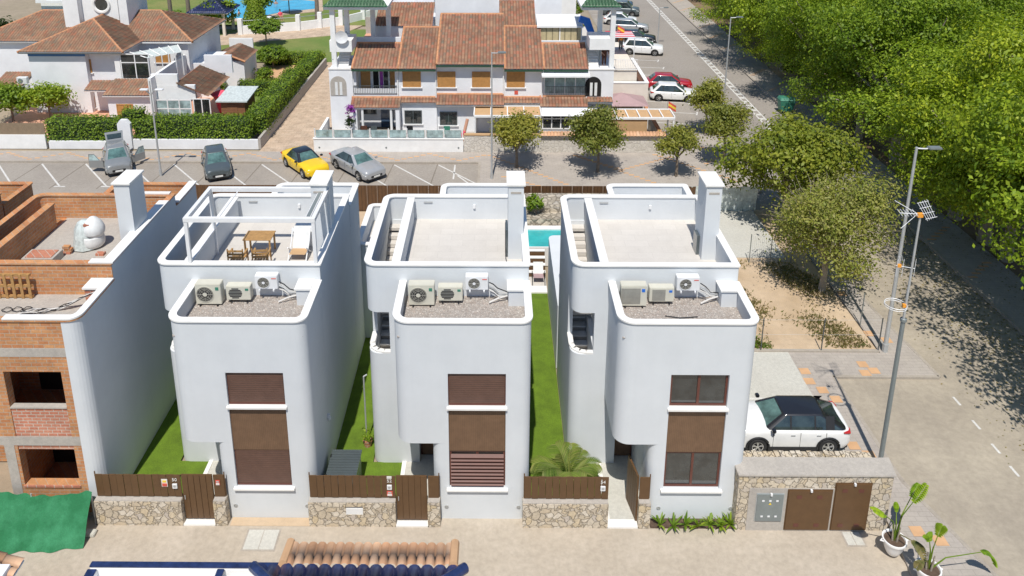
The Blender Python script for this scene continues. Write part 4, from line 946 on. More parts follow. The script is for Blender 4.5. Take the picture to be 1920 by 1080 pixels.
def broadleaf(c, label, specs, pot=True):
    t = thing('potted_plant', label, 'potted plant', c, 'potted plants on the corner pavement', local=True)
    if pot:
        m = MB(); m.lathe([(0, 0), (.17, 0), (.2, .04), (.27, .2), (.28, .24), (.3, .3), (.33, .44), (.37, .5), (.37, .56), (.33, .56), (.31, .5), (0, .48)], 'potwhite', (0, 0, 0), 26); p_ = m.build('pot', t)
        for s_ in (-1, 1): m = MB(); m.path([(s_*.34, -.06, .5), (s_*.44, 0, .48), (s_*.34, .06, .5)], .025, 'potwhite', 6); m.build('handle', p_)
        m = MB(); m.disc((0, 0, .51), .31, 'soil', 'z'); m.build('soil', t)
    for (dx, dy, hz, L, w, dr, k) in specs:
        m = MB(); b = Vector((.05*dx, .05*dy, .5)); tip = Vector((dx, dy, hz)); mid = b.lerp(tip, .5)+Vector((-dx*.22, -dy*.22, .12*hz))
        m.path([b, b.lerp(mid, .6), mid, mid.lerp(tip, .6), tip], [.03, .024, .02, .015, .012], 'leafH' if hz > 1 else 'grassdry', 6); m.build('stem', t)
        m = MB(); d = (tip-mid).normalized()
        for s_ in np.linspace(0, 1, 11):
            sd_ = d.cross(Vector((0, 0, 1))).normalized(); pp = tip+d*L*s_; pp.z -= dr*L*s_*s_
            for g in (-1, 1): blade(m, pp, sd_*g*.9+d*.55+Vector((0, 0, .1)), w*(.4+.75*math.sin(math.pi*(.1+.8*s_))), .13*L+.03, k, .45, 3)
        m.build('leaf', t)
    m = MB()
    for i in range(4): a = i*1.7; m.tube((.08*math.cos(a), .08*math.sin(a), .45), (.13*math.cos(a), .13*math.sin(a), 1.0), .035, 'barkpale', .02, 6)
    m.build('stalk', t); return t
c = G(1672, 1040); broadleaf((c[0], c[1]+.0, .1), 'broad leaved plant in a white pot in front of the cabinet wall corner', [(-.55, -.15, 1.65, .6, .22, .2, 'banana'), (.45, .1, 1.9, .62, .2, -.1, 'banana'), (.62, .5, 1.7, .5, .16, .1, 'banana'), (.25, -.5, 1.0, .45, .2, .9, 'grassdry'), (.1, .3, 1.3, .3, .1, .2, 'banana')])
c = G(1735, 1095); broadleaf((c[0], c[1], .1), 'broad leaved plant with one long arching leaf, its white pot cut by the bottom edge', [(-.05, .1, 1.45, .5, .24, .9, 'banana'), (.2, .15, 1.6, .55, .2, .5, 'leafY'), (1.6, .1, 1.05, .5, .17, 1.2, 'banana'), (-.35, -.2, 1.0, .3, .15, .8, 'grassdry')])
# green netting, floor bricks
t = thing('debris_netting', 'green mesh netting draped over a low barrier below the brick house', 'netting', (-15, 20.7, 0))
m = MB(); nx, nz = 60, 12; vs = []
for j in range(nz+1):
    for i in range(nx+1):
        s = i/nx; x = -17.8+s*4.45; v = j/nz; z = 1.15*(1-v)+.02; z += (.1*math.sin(s*7)+.12*s) * (1-v)
        y = 21.0-1.0*v-.35*(1-s)*v+.03*math.sin(i*.7+v*3)+.05*math.sin(i*.31+j*.8)*v; z += .03*math.sin(i*.9+j)*(1-v*v)
        vs.append((x, y, max(.02, z)))
m.add(vs, [(j*(nx+1)+i, j*(nx+1)+i+1, (j+1)*(nx+1)+i+1, (j+1)*(nx+1)+i) for j in range(nz) for i in range(nx)], 'net'); m.build('mesh_sheet', t, smooth=60)
for x in (-17.5, -15.4, -13.4): m = MB(); m.tube((x, 20.98, 0), (x, 20.98, 1.25), .025, 'steel'); m.build('post', t)
m = MB(); m.box(-13.55, -13.2, 20.45, 20.7, 0, .12, 'concrete'); single(m, 'barrier_foot', 'concrete barrier foot at the end of the green netting', 'block', (-13.4, 20.6, 0), bev=.02)

# ------------------------------------------------------------------ cars
def car(label, colour, loc, rot, sp, roofk=None, detail=1, open_=False, group='cars parked in the bays'):
    t = thing('parked_car', label, 'car', loc, group, local=True); t.rotation_euler.z = rot
    L, W, Hh, wb = sp['L'], sp['W'], sp['H'], sp['wb']; r = sp.get('r', .33); ck = 'car_'+colour; xf, xb = L/2-sp['fo'], L/2-sp['fo']-wb
    zb, zh, zd = sp['zb'], sp['zh'], sp['zd']; xa, xt0, xt1, xr = sp['xa'], sp['xt0'], sp['xt1'], sp['xr']
    xs = sorted(set([-L/2, -L/2+.03, -L/2+.1, -L/2+.25, L/2-.03, L/2-.1, L/2-.22, L/2-.4, xa, xr]+[xc+d for xc in (xf, xb) for d in np.linspace(-r-.1, r+.1, 13)]+list(np.linspace(-L/2+.4, L/2-.6, 14))))
    def top(x):
        if x > xa:
            s = (x-xa)/(L/2-xa); return zb+(zh-zb)*s**1.3-.25*max(0, (s-.86)/.14)**2
        if x < xr:
            s = (xr-x)/(xr+L/2); return zb+(zd-zb)*s-.12*max(0, (s-.8)/.2)**2 if xr+L/2 > .2 else zb-.12*s*s
        return zb
    def hw(x): s = abs(x)/(L/2); return W/2*(1-.05*s**4-(.2 if x > 0 else .13)*s**14)
    m = MB(); vs = []; n = 0; ra = r+.07
    for x in xs:
        w, tz = hw(x), top(x); lo = .2+(.12*max(0, abs(x)-L/2+.25)/.25); ar = 0
        for xc in (xf, xb):
            if abs(x-xc) < ra: ar = max(ar, r+math.sqrt(ra*ra-(x-xc)**2))
        sec = [(w*.86, max(lo, ar)), (w*.97, max(lo+.08, ar)), (w*1.0, max(.45, ar+.02)), (w*1.0, max(.62, ar+.04)), (w*.985, tz-.16), (w*.94, tz-.05), (w*.86, tz), (w*.45, tz+.035), (0, tz+.045)]
        sec += [(-y, z) for y, z in sec[-2::-1]]; n = len(sec); vs += [(x, y, z) for y, z in sec]
    fs = [(i*n+j, i*n+j+1, (i+1)*n+j+1, (i+1)*n+j) for i in range(len(xs)-1) for j in range(n-1)]
    m.add(vs, fs+[list(range(n)), list(range((len(xs)-1)*n, len(xs)*n))], ck); body = m.build('body', t, smooth=38)
    m = MB(); m.box(-L/2+.15, L/2-.15, -W*.41, W*.41, .17, .6, 'black'); m.box(-L/2+.05, L/2-.05, -W*.40, W*.40, .2, .4, 'black'); m.build('underbody', t)
    if sp.get('clad'):
        for s_ in (-1, 1):
            m = MB(); m.box(xb+ra, xf-ra, min(s_*W*.47, s_*W*.503), max(s_*W*.47, s_*W*.503), .19, .36, 'black')
            for xc in (xf, xb): m.path([(xc+ra*math.cos(a), s_*hw(xc)*.995, r+ra*math.sin(a)) for a in np.linspace(-.25, math.pi+.25, 15)], .045, 'black', 5)
            m.build('wheel_arch_trim', t)
    wl, wt = W/2*.90, W/2*sp.get('tw', .70); zt = Hh-.05; n4 = 4
    A = rr(xr, xa, -wl, wl, (.22, .16, .16, .22), n4); Bt = rr(xt1, xt0, -wt, wt, (.2, .14, .14, .2), n4); nn = len(A); zlow = lambda x: top(min(max(x, -L/2+.05), L/2))+.0
    rk = roofk or ck; names = ['side_window', 'windscreen', 'side_window', 'rear_window']; pil = MB()
    for c_ in range(4):
        i, j = c_*(n4+1)+n4, ((c_+1)*(n4+1)) % nn; q = [(*A[i], zlow(A[i][0])-.01), (*A[j], zlow(A[j][0])-.01), (*Bt[j], zt), (*Bt[i], zt)]
        m = MB()
        if open_ and c_ == 3: pass
        else: m.quad(*q, 'windscreen' if c_ == 1 else 'carglass'); m.build(names[c_], t, smooth=0)
        for k in range(n4):
            i, j = c_*(n4+1)+k, c_*(n4+1)+k+1
            if k == 0: pil = MB()
            pil.quad((*A[i], zlow(A[i][0])-.01), (*A[j], zlow(A[j][0])-.01), (*Bt[j], zt), (*Bt[i], zt), rk)
        pil.build('pillar', t, smooth=30)
    for s_ in (-1, 1):
        for xx, th in sp.get('pillars', ((.1, .035),)):
            xt_ = xx-.04; pil = MB(); pil.add([(xx-th, s_*(wl+.006), zlow(xx)), (xx+th, s_*(wl+.006), zlow(xx)), (xt_+th, s_*(wt+.006), zt), (xt_-th, s_*(wt+.006), zt)], [(0, 1, 2, 3)], 'black'); pil.build('pillar', t, smooth=30)
    m = MB(); C2 = rr(xt1+.12, xt0-.1, -wt+.1, wt-.1, (.14, .1, .1, .14), n4)
    m.add([(*p, zt-.005) for p in Bt]+[(*p, zt+.03) for p in rr(xt1+.03, xt0-.03, -wt+.02, wt-.02, (.18, .13, .13, .18), n4)]+[(*p, Hh) for p in C2], [(k*nn+i, k*nn+(i+1) % nn, (k+1)*nn+(i+1) % nn, (k+1)*nn+i) for k in (0, 1) for i in range(nn)]+[list(range(2*nn, 3*nn))], rk); m.build('roof', t, smooth=50)
    for xc in (xf, xb):
        for s_ in (-1, 1):
            y = s_*(W/2-.10); m = MB(); m.lathe([(r*.62, -.105), (r*.93, -.11), (r, -.07), (r, .07), (r*.93, .11), (r*.62, .105), (r*.62, -.105)], 'dark', (xc, y, r), 22, 'y'); wh = m.build('wheel', t)
            m = MB(); yo = y+s_*.085; m.lathe([(r*.64, 0), (r*.64, s_*.02), (r*.56, s_*.012), (r*.54, 0)], 'alloy', (xc, yo, r), 20, 'y'); m.disc((xc, yo-s_*.03, r), r*.62, 'black', 'y')
            for k in range(5):
                a = k*2*math.pi/5+.3
                for da in (-.16, .16) if detail > 1 else (0,): m.tube((xc+.03*math.cos(a), yo, r+.03*math.sin(a)), (xc+r*.6*math.cos(a+da), yo+s_*.004, r+r*.6*math.sin(a+da)), .018 if detail > 1 else .032, 'alloy', n=5)
            m.lathe([(0, s_*.02), (.05, s_*.015), (.055, 0)], 'alloy', (xc, yo, r), 10, 'y'); m.build('rim', wh)
    for s_ in (-1, 1):
        m = MB(); x = L/2; m.add([(x-.1, s_*W*.30, zh-.24), (x-.06, s_*W*.30, zh-.34), (x-.22, s_*W*.474, zh-.32), (x-.5, s_*W*.482, zh-.17), (x-.3, s_*W*.40, zh-.12)], [(0, 1, 2, 3, 4)], 'lamp'); 
        m = MB(); m.path([(x-.07, s_*W*.30, zh-.27), (x-.16, s_*W*.42, zh-.24), (x-.42, s_*W*.472, zh-.17)], [.05, .065, .03], 'lamp', 6); m.build('headlight', t)
        m = MB(); z_ = zd-.14; m.path([(-x+.03, s_*W*.33, z_), (-x+.09, s_*W*.44, z_), (-x+.3, s_*W*.478, z_+.02)], [.06, .07, .03], 'tail', 6); m.build('tail_light', t)
        m = MB(); m.box(xa-.28, xa-.13, min(s_*W*.49, s_*W*.59), max(s_*W*.49, s_*W*.59), zb+.02, zb+.15, rk if detail > 1 or roofk else ck); m.build('mirror', t, bev=.03)
        if detail:
            for xx in (xa-1.05, xa-2.0):
                if xx > xr+.1: m = MB(); m.box(xx, xx+.16, min(s_*W*.49, s_*W*.508), max(s_*W*.49, s_*W*.508), zb-.19, zb-.165, ck if detail < 2 else 'steel'); m.build('door_handle', t)
    m = MB(); m.box(L/2-.07, L/2-.005, -W*.24, W*.24, .36, zh-.3, 'black'); m.build('grille', t, bev=.02)
    for sx in (-1, 1): m = MB(); xx = sx*(L/2-.005); m.box(min(xx, xx+sx*.02), max(xx, xx+sx*.02), -.24, .24, .36 if sx > 0 else .55, .47 if sx > 0 else .66, 'plate'); m.build('number_plate', t)
    m = MB()
    if detail:
        for s_ in (-1, 1):
            for xx in sp.get('seams', (xa-.25, xa-1.25, xa-2.2)):
                if xb-.2 < xx < xf: m.box(xx-.005, xx+.005, min(s_*W*.49, s_*W*.502), max(s_*W*.49, s_*W*.502), .38, zb-.08, 'black')
        m.build('door_seams', t, smooth=0)
    if open_:
        for s_ in (-1, 1):
            a = R(62)*s_; hx, hy = xa-.25, s_*W/2
            def P(u, z, o=0): return (hx-u*math.cos(a)+o*math.sin(a)*s_, hy+abs(u*math.sin(a))*s_+o*.5*s_, z)
            m = MB(); 
            for u0, u1, z0, z1, k in ((0, 1.0, .35, zb-.05, ck),): m.add([P(u0, z0), P(u1, z0), P(u1, z1), P(u0, z1), P(u0, z0, .07), P(u1, z0, .07), P(u1, z1, .07), P(u0, z1, .07)], [(0, 1, 2, 3), (4, 5, 6, 7), (0, 1, 5, 4), (2, 3, 7, 6), (1, 2, 6, 5), (0, 3, 7, 4)], k)
            d_ = m.build('open_door', t, bev=.01); m = MB(); m.add([P(.25, zb-.05, .03), P(1.0, zb-.05, .03), P(.95, zb+.38, .03), P(.6, zb+.4, .03)], [(0, 1, 2, 3)], 'glassg'); m.build('door_glass', d_)
            m = MB(); m.path([P(.25, zb-.05, .03), P(.6, zb+.4, .03), P(.95, zb+.4, .03), P(1.0, zb-.05, .03)], .022, ck, 5); m.build('door_frame', d_)
        m = MB(); x0, z0 = xt1, Hh-.02; m.add([(x0, -.55, z0), (x0, .55, z0), (x0-.75, .6, z0+.42), (x0-.75, -.6, z0+.42), (x0, -.55, z0-.05), (x0, .55, z0-.05), (x0-.75, .6, z0+.34), (x0-.75, -.6, z0+.34)], [(0, 1, 2, 3), (4, 5, 6, 7), (0, 1, 5, 4), (2, 3, 7, 6), (1, 2, 6, 5), (0, 3, 7, 4)], ck); tg = m.build('open_tailgate', t, bev=.01)
        m = MB(); m.quad((x0-.12, -.45, z0+.075), (x0-.12, .45, z0+.075), (x0-.55, .48, z0+.315), (x0-.55, -.48, z0+.315), 'carglass'); m.build('rear_window', tg)
        m = MB(); m.quad((xr+.05, -.5, .6), (xr+.05, .5, .6), (xt1, .45, Hh-.1), (xt1, -.45, Hh-.1), 'hole'); m.build('boot_opening', t)
    return t
SUV = dict(L=4.30, W=1.78, H=1.50, wb=2.605, fo=.86, r=.345, zb=1.05, zh=.97, zd=1.08, xa=1.0, xt0=.35, xt1=-1.25, xr=-2.02, clad=1, pillars=((.1, .03), (-.8, .03), (-1.35, .16)), tw=.62)
HATCH = dict(L=4.1, W=1.75, H=1.48, wb=2.55, fo=.82, r=.31, zb=.93, zh=.82, zd=.93, xa=1.0, xt0=.25, xt1=-1.35, xr=-1.88, pillars=((.0, .03), (-.95, .04)))
SEDAN = dict(L=4.7, W=1.83, H=1.45, wb=2.78, fo=.93, r=.33, zb=.95, zh=.8, zd=.98, xa=1.05, xt0=.3, xt1=-1.0, xr=-1.75, pillars=((.0, .03),), tw=.64)
COUPE = dict(L=4.3, W=1.8, H=1.40, wb=2.55, fo=.85, r=.33, zb=.92, zh=.8, zd=.93, xa=.8, xt0=.15, xt1=-.95, xr=-1.35, pillars=(), tw=.64)
MPV = dict(L=4.45, W=1.83, H=1.62, wb=2.65, fo=.9, r=.33, zb=1.02, zh=.92, zd=1.05, xa=1.2, xt0=.45, xt1=-1.6, xr=-2.0, pillars=((.0, .03), (-1.0, .03)), clad=0)
VAN = dict(L=4.8, W=1.9, H=1.9, wb=2.95, fo=.9, r=.33, zb=1.1, zh=1.0, zd=1.15, xa=1.55, xt0=.85, xt1=-2.15, xr=-2.3, pillars=((.3, .05), (-.8, .05)), tw=.82)
ESTATE = dict(L=4.6, W=1.8, H=1.47, wb=2.7, fo=.9, r=.32, zb=.95, zh=.8, zd=.98, xa=1.05, xt0=.35, xt1=-1.7, xr=-2.15, pillars=((.0, .03), (-1.0, .04)))
car('white crossover car with black roof parked beside the last white house', 'white', (11.05, 25.0, .104), R(180), SUV, 'car_black', 2)
def at(px, py): x, y, _ = G(px, py); return (x, y, .004)
car('old grey hatchback with both front doors and its tailgate open', 'grey', at(222, 311), R(-62), HATCH, open_=True)
car('dark graphite car parked between the open hatchback and the yellow car', 'graphite', at(407, 320), R(-66), HATCH)
car('yellow car with a black soft top', 'yellow', at(573, 317), R(-50), COUPE, 'car_black')
car('silver grey saloon beside the yellow car', 'silver', at(671, 321), R(-47), SEDAN)
car('red hatchback half hidden behind a white car', 'red', at(1254, 167), R(-6), HATCH)
car('white hatchback in front of the red car', 'white', at(1262, 186), R(-8), HATCH)
car('white people carrier parked at the end of the far row', 'white', at(1204, 100), R(-12), MPV)
car('black car between white people carrier and silver car', 'black', at(1191, 80), R(-12), ESTATE)
car('silver car parked behind the black one in the far row', 'silver', at(1180, 58), R(-12), ESTATE)
car('white car in the far row beside the grey van', 'white', at(1163, 45), R(-12), HATCH)
car('dark grey van in the far row', 'graphite', at(1164, 28), R(-12), VAN)
car('dark blue car near the top end of the far row', 'blue', at(1155, 14), R(-12), ESTATE)
car('grey car cut by the top edge at the end of the far row', 'silver', at(1148, 3), R(-12), HATCH)

# ------------------------------------------------------------------ lamps, antenna, bins, mesh fences
def lamp(px, py, ptop, label, head=1, r=.075, double=False):
    x, y, _ = G(px, py); z = OY(ptop[0], ptop[1], y)[2]; t = thing('street_lamp', label, 'street lamp', (x, y, 0), 'street lamps')
    m = MB(); m.tube((x, y, 0), (x, y, z), r, 'steel', r*.55, 10); m.tube((x, y, 0), (x, y, .5), r*1.3, 'steel'); m.build('pole', t)
    for s_ in ((-1, 1) if double else (1,)):
        m = MB(); e = (x+s_*.5, y-.15, z-(.55 if double else -.02)); m.path([(x, y, z-(.95 if double else .05)), (x+s_*.3, y-.1, e[2]-.05), e], .035, 'steel', 6); m.build('arm', t)
        m = MB(); m.box(e[0]-.12, e[0]+.42, e[1]-.14, e[1]+.14, e[2]-.04, e[2]+.06, 'grey' if not double else 'acwhite'); m.build('lamp_head', t, bev=.03)
lamp(302, 330, (275, 152), 'double headed lamp beside the open grey hatchback', double=True)
lamp(922, 338, (922, 98), 'single lamp standing in front of the orange roofed flats')
lamp(1354, 225, (1370, 32), 'lamp at the road edge behind the small street trees')
lamp(1233, 86, (1237, 14), 'lamp beside the far row of parked cars')
lamp(1658, 662, (1730, 276), 'tall lamp at the fenced empty plot, left of the antenna mast', r=.1)
m = MB(); x, y, _ = G(1358, 347); m.tube((x, y, 0), (x, y, 2.6), .03, 'grey'); single(m, 'sign_post', 'thin bare post on the pavement beside the twin crowned tree', 'post', (x, y, 0))
x, y, _ = G(1648, 880, .1); zt = OY(1735, 402, y)[2]
t = thing('antenna_mast', 'tall aerial mast behind the cabinet wall with three aerials', 'antenna', (x, y, .1))
m = MB(); m.tube((x, y, .1), (x, y, zt*.62), .085, 'grey', .075, 10); m.tube((x, y, zt*.62), (x, y, zt), .045, 'steel', .035, 8); m.lathe([(.11, 0), (.11, .1), (.08, .12)], 'grey', (x, y, zt*.62-.1), 10); m.lathe([(.2, 0), (.2, .03), (.09, .04)], 'grey', (x, y, .1), 12); m.build('pole', t)
m = MB(); z = zt-.1
for i in range(5): m.tube((x+.05+i*.07, y-.35+i*.02, z+.05+.02*i), (x+.05+i*.07, y+.35, z+.35+.03*i), .008, 'acwhite', n=4)
for i in range(4): m.tube((x+.0, y-.3+i*.2, z+.08+.09*i), (x+.38, y-.28+i*.2, z+.16+.09*i), .008, 'acwhite', n=4)
m.tube((x+.1, y, z+.1), (x-.75, y-.1, z+.2), .014, 'acwhite', n=5)
for i in range(6): m.tube((x-.2-i*.1, y-.22, z+.14), (x-.2-i*.1, y+.18, z+.2), .008, 'acwhite', n=4)
for s_ in (-1, 1): m.tube((x-.1, y, z+.12), (x-.75, y+.3*s_, z+.35*s_+.1), .01, 'acwhite', n=4)
m.box(x-.12, x+.06, y-.08, y+.02, z+.02, z+.16, 'antorange'); m.build('grid_aerial', t)
m = MB(); z = zt-2.0; m.tube((x-.55, y, z+.12), (x+.1, y, z), .012, 'acwhite', n=5)
for dx in (-.5, -.3, .1): m.tube((x+dx, y, z-.3), (x+dx, y, z+.35), .009, 'acwhite', n=4)
m.path([(x-.42, y, z+.3), (x-.5, y, z+.45), (x-.4, y, z+.5), (x-.36, y, z+.3)], .008, 'acwhite', 4); m.box(x-.5, x-.38, y-.04, y+.04, z+.06, z+.16, 'antorange'); m.build('rod_aerial', t)
m = MB(); z = zt-3.4; m.path([(x-.35+.35*math.cos(a), y+.35*math.sin(a), z+.05) for a in np.linspace(0, 6.28, 19)], .012, 'acwhite', 4); m.path([(x-.35+.35*math.cos(a), y+.35*math.sin(a), z-.02) for a in np.linspace(.6, 5.7, 15)], .01, 'acwhite', 4); m.box(x-.12, x+.0, y-.06, y+.02, z-.06, z+.06, 'antorange'); m.build('ring_aerial', t)
def wheeled(px, py, label):
    x, y, _ = G(px, py); t = thing('waste_container', label, 'bin', (x, y, 0), local=True); 
    m = MB(); m.add([(-.5, -.35, .2), (.5, -.35, .2), (.5, .35, .2), (-.5, .35, .2), (-.62, -.45, 1.15), (.62, -.45, 1.15), (.62, .45, 1.15), (-.62, .45, 1.15)], [(0, 1, 2, 3), (4, 5, 6, 7), (0, 1, 5, 4), (1, 2, 6, 5), (2, 3, 7, 6), (3, 0, 4, 7)], 'greenp'); m.build('body', t, bev=.03)
    m = MB(); m.add([(-.65, -.48, 1.15), (.65, -.48, 1.15), (.65, .48, 1.15), (-.65, .48, 1.15), (-.55, -.3, 1.36), (.55, -.3, 1.36), (.55, .4, 1.4), (-.55, .4, 1.4)], [(0, 1, 2, 3), (4, 5, 6, 7), (0, 1, 5, 4), (1, 2, 6, 5), (2, 3, 7, 6), (3, 0, 4, 7)], 'greenp'); m.build('lid', t, bev=.03)
    for sx in (-.45, .45): m = MB(); m.lathe([(0, -.04), (.1, -.04), (.1, .04), (0, .04)], 'dark', (sx, -.3, .1), 10, 'y'); m.build('wheel', t)
wheeled(1472, 211, 'green wheeled waste container at the kerb under the trees')
x, y, _ = G(1552, 238); m = MB(); m.tube((x, y, 0), (x, y, 1.1), .04, 'grey'); m.lathe([(.0, .45), (.2, .45), (.24, 1.1), (.2, 1.15), (0, 1.15)], 'lime', (x, y, 0), 12); single(m, 'litter_bin', 'bright lime litter bin at the edge of the big trees', 'bin', (x, y, 0))
def meshfence(pts, label, h=1.6, z=.1, step=2.2, wires=8, vw=.0):
    t = thing('wire_fence', label, 'fence', (*pts[0], z)); 
    for a, b in zip(pts, pts[1:]):
        a, b = Vector((*a, z)), Vector((*b, z)); n_ = max(1, round((b-a).length/step))
        for i in range(n_+1):
            p = a.lerp(b, i/n_); m = MB(); m.tube(p, p+Vector((0, 0, h+.1)), .025, 'grey', n=6); m.build('post', t)
        m = MB()
        for j in range(wires): m.tube(a+Vector((0, 0, .1+j*(h-.1)/(wires-1))), b+Vector((0, 0, .1+j*(h-.1)/(wires-1))), .004, 'steel', n=3, cap=False)
        if vw:
            k = int((b-a).length/vw)
            for i in range(k): p = a.lerp(b, i/k); m.tube(p+Vector((0, 0, .05)), p+Vector((0, 0, h)), .005, 'steel', n=3, cap=False)
        m.build('wire_mesh', t, smooth=0)
meshfence([(8.4, 30.28), (11.9, 30.28), (14.6, 30.28), (17.15, 30.3), (17.3, 34.2), (17.45, 44)], 'thin wire fence round the empty dirt plot', wires=3)
meshfence([(13.75, 37.9), (16.0, 37.9)], 'short metal mesh fence panel under the dry tree', 1.6, .1, 1.1, 9, .1)
t = thing('construction_sheet_fence', 'pale grey tarpaulin fence at the back of the empty plot', 'fence', (14, 44.1, .1))
m = MB(); vs = []
for j in range(7):
    for i in range(31): vs.append((9.0+i*.235, 44.02-.05*math.sin(i*.8+j*.5)-.04*math.sin(i*2.1-j), .1+j*.27-.05*math.sin(i*.35)*(j/6)))
m.add(vs, [(j*31+i, j*31+i+1, (j+1)*31+i+1, (j+1)*31+i) for j in range(6) for i in range(30)], 'film'); m.build('tarpaulin', t, smooth=60)
for i in range(4): m = MB(); m.tube((9+i*2.3, 44.05, .1), (9+i*2.3, 44.05, 1.85), .025, 'steel'); m.build('post', t)

# ------------------------------------------------------------------ trees and weeds
def T(px, py, label, r, h, n, size, **kw): x, y, _ = G(px, py); return tree(kw.pop('name', 'street_tree'), label, (x, y, .1), r, h, n, size, seed=px, wild=.14, **kw)
gs = 'young street trees on the pavement'
T(968, 318, 'round street tree in front of the flats, nearest the lamp post', 1.65, 2.6, 6500, .2, group=gs, flat=.85)
T(1120, 326, 'tallest dense street tree in front of the tiled front wall', 2.0, 3.2, 9000, .2, group=gs, flat=1.05)
T(1267, 333, 'smallest street tree with a thin crown', 1.25, 2.7, 3600, .19, group=gs, flat=.8)
T(1355, 311, 'street tree with thin tall trunk near the road corner', 1.6, 3.2, 5500, .2, group=gs, flat=.85, fork=.62)
T(1322, 254, 'street tree by the parked white hatchback', 1.35, 3.1, 4500, .2, group=gs, flat=1.0)
tree('olive_tree', 'broad bushy green tree behind the dry tree', (17.1, 42.2, .1), 4.1, 3.9, 15000, .24, 'leafO', .2, flat=.72, seed=21, nb=12, spread=.3)
tree('dry_tree', 'half bare greyish tree on the empty plot', (16.6, 35.2, .1), 3.2, 3.9, 18000, .15, 'leafD', .17, 'barkpale', flat=.8, seed=5, nb=11, spread=.34, twigs=150, fork=.42, inner=.6)
x, y, _ = G(1497, 150); tree('dark_bush', 'low dark bush on the bare earth under the trees', (x, y, 0), 1.9, 1.5, 3500, .3, 'leafB', .1, flat=.6, seed=9, nb=6, cat='bush')
gf = 'big green trees of the wood beyond the road'
lf = 'dense bright green tree in the wood along the far side of the road'
protos = [tree('forest_tree', lf, (0, 0, 0), 4.7, 5.4, n_, .17, 'leafF', .28, 'barkpale', flat=.95, seed=s_, group=gf, nb=22, spread=.3, fork=.42, per=34, inner=.3, wild=.22) for s_, n_ in ((31, 42000), (32, 38000), (33, 42000), (34, 38000))]
q = random.Random(8)
spots = [G(1650, 235, 6)[:2], G(1530, 100, 6)[:2], G(1700, 150, 6)[:2], G(1790, 330, 5)[:2], G(1850, 470, 5)[:2], G(1385, 40, 5)[:2], G(1450, 55, 6)[:2], G(1740, 270, 6)[:2], G(1690, 330, 4.2)[:2]]
spots += [G(1322, -8, 5)[:2], G(1362, 18, 5)[:2], G(1425, 42, 5)[:2], G(1500, 78, 6)[:2], G(1560, 120, 6)[:2]]
spots = [(max(x, 28.6 if y > 60 else 27.9), y) for x, y in spots]
def ok(x, y): return all((x-a)**2+(y-b)**2 > 6.0**2 for a, b in spots)
cand = []
for j in range(18):
    for i in range(12):
        x, y = 31.8+i*8.6+q.uniform(-1.9, 1.9), 22+j*8.4+q.uniform(-1.9, 1.9)
        if 60 < y < 74 and x < 36.5: continue
        d_ = y*.963+4.3; px = 919+(x-5)*1466/d_
        if px > 2050 or x < 30.5: continue
        cand.append((x, y))
for c in cand:
    if ok(*c): spots.append(c)
spots += [(26.4, 27.4), (28.2, 32.2), (29.5, 118), (30, 127)]
used = [False]*4
for i, (x, y) in enumerate(spots):
    p = protos[i % 4]; o = p if not used[i % 4] else copy_tree(p); used[i % 4] = True
    o.location = (x, y, 0); o.rotation_euler.z = q.uniform(0, 6.28); s_ = q.uniform(.8, 1.3) if i > 8 and y > 34 else (1.3 if y < 28 else 1.2) if i > 8 else (1.25, 1, 1.3, 1.1, 1.05, .85, .95, 1.1, .8)[i]; o.scale = (s_, s_, s_*q.uniform(.75, 1.4))
    o['label'] = lf
    if i < 9: o['label'] = ('tall bright green tree overhanging the pavement beyond the waste container', 'green tree above the bare earth patch beyond the road', 'wide crowned tree behind the lime litter bin', 'big tree behind the tall street lamp', 'big tree hanging over the shaded road, right of the antenna mast', 'first tree of the wood, nearest the top end of the road', 'second tree of the wood from the top end of the road', 'tree rising right behind the litter bin tree', 'low crowned tree just left of the tall lamp head')[i]
print('forest', len(spots))
# weeds on the empty plot
def tufts(n, box, k, size, name, h=.12):
    C = np.stack([rng.uniform(box[0], box[1], n), rng.uniform(box[2], box[3], n), rng.uniform(.1, .1+h, n)], 1)
    f = np.sin(C[:, 0]*1.7)+np.cos(C[:, 1]*1.3+C[:, 0])+rng.normal(size=n)*.5; C = C[f > .7]
    D = rng.normal(size=C.shape); D[:, 2] *= .3
    o = bpy.data.objects.new(name, leaves(name, C, D, size, k, .25)); COL.objects.link(o); tag(o, kind='stuff'); return o
tag(tufts(16000, (8.5, 17, 30.5, 38), 'grassdry', .2, 'dry_grass'), 'dry grass and weeds scattered over the empty dirt plot', 'weeds')
tag(tufts(2500, (8.5, 14, 30.4, 31.3), 'leafH', .2, 'weeds', .2), 'green weeds along the near edge of the empty plot', 'weeds')
def litter(n, box, z, k, s, lab, nm='leaf_litter'):
    C = np.stack([rng.uniform(box[0], box[1], n), rng.uniform(box[2], box[3], n), np.full(n, z)], 1); f = rng.random(n) < np.clip((C[:, 0]-box[0])/(box[1]-box[0]), .05, 1)**1.5; C = C[f]
    D = np.tile([0, 0, 1.], (len(C), 1))+rng.normal(size=C.shape)*.15; o = bpy.data.objects.new(nm, leaves(nm, C, D, s, k, .6)); COL.objects.link(o); return tag(o, lab, 'leaves', kind='stuff')
litter(9000, (18.6, 24.5, 19, 44), .02, 'grassdry', .09, 'dry leaves blown along the right side of the road')
litter(2500, (24.7, 27.4, 25, 60), .14, 'grassdry', .1, 'dry leaves scattered on the pavement by the wood')
tag(tufts(5000, (27.5, 36, 40, 80), 'grassdry', .25, 'undergrowth', .08), 'dry undergrowth along the edge of the wood', 'weeds')
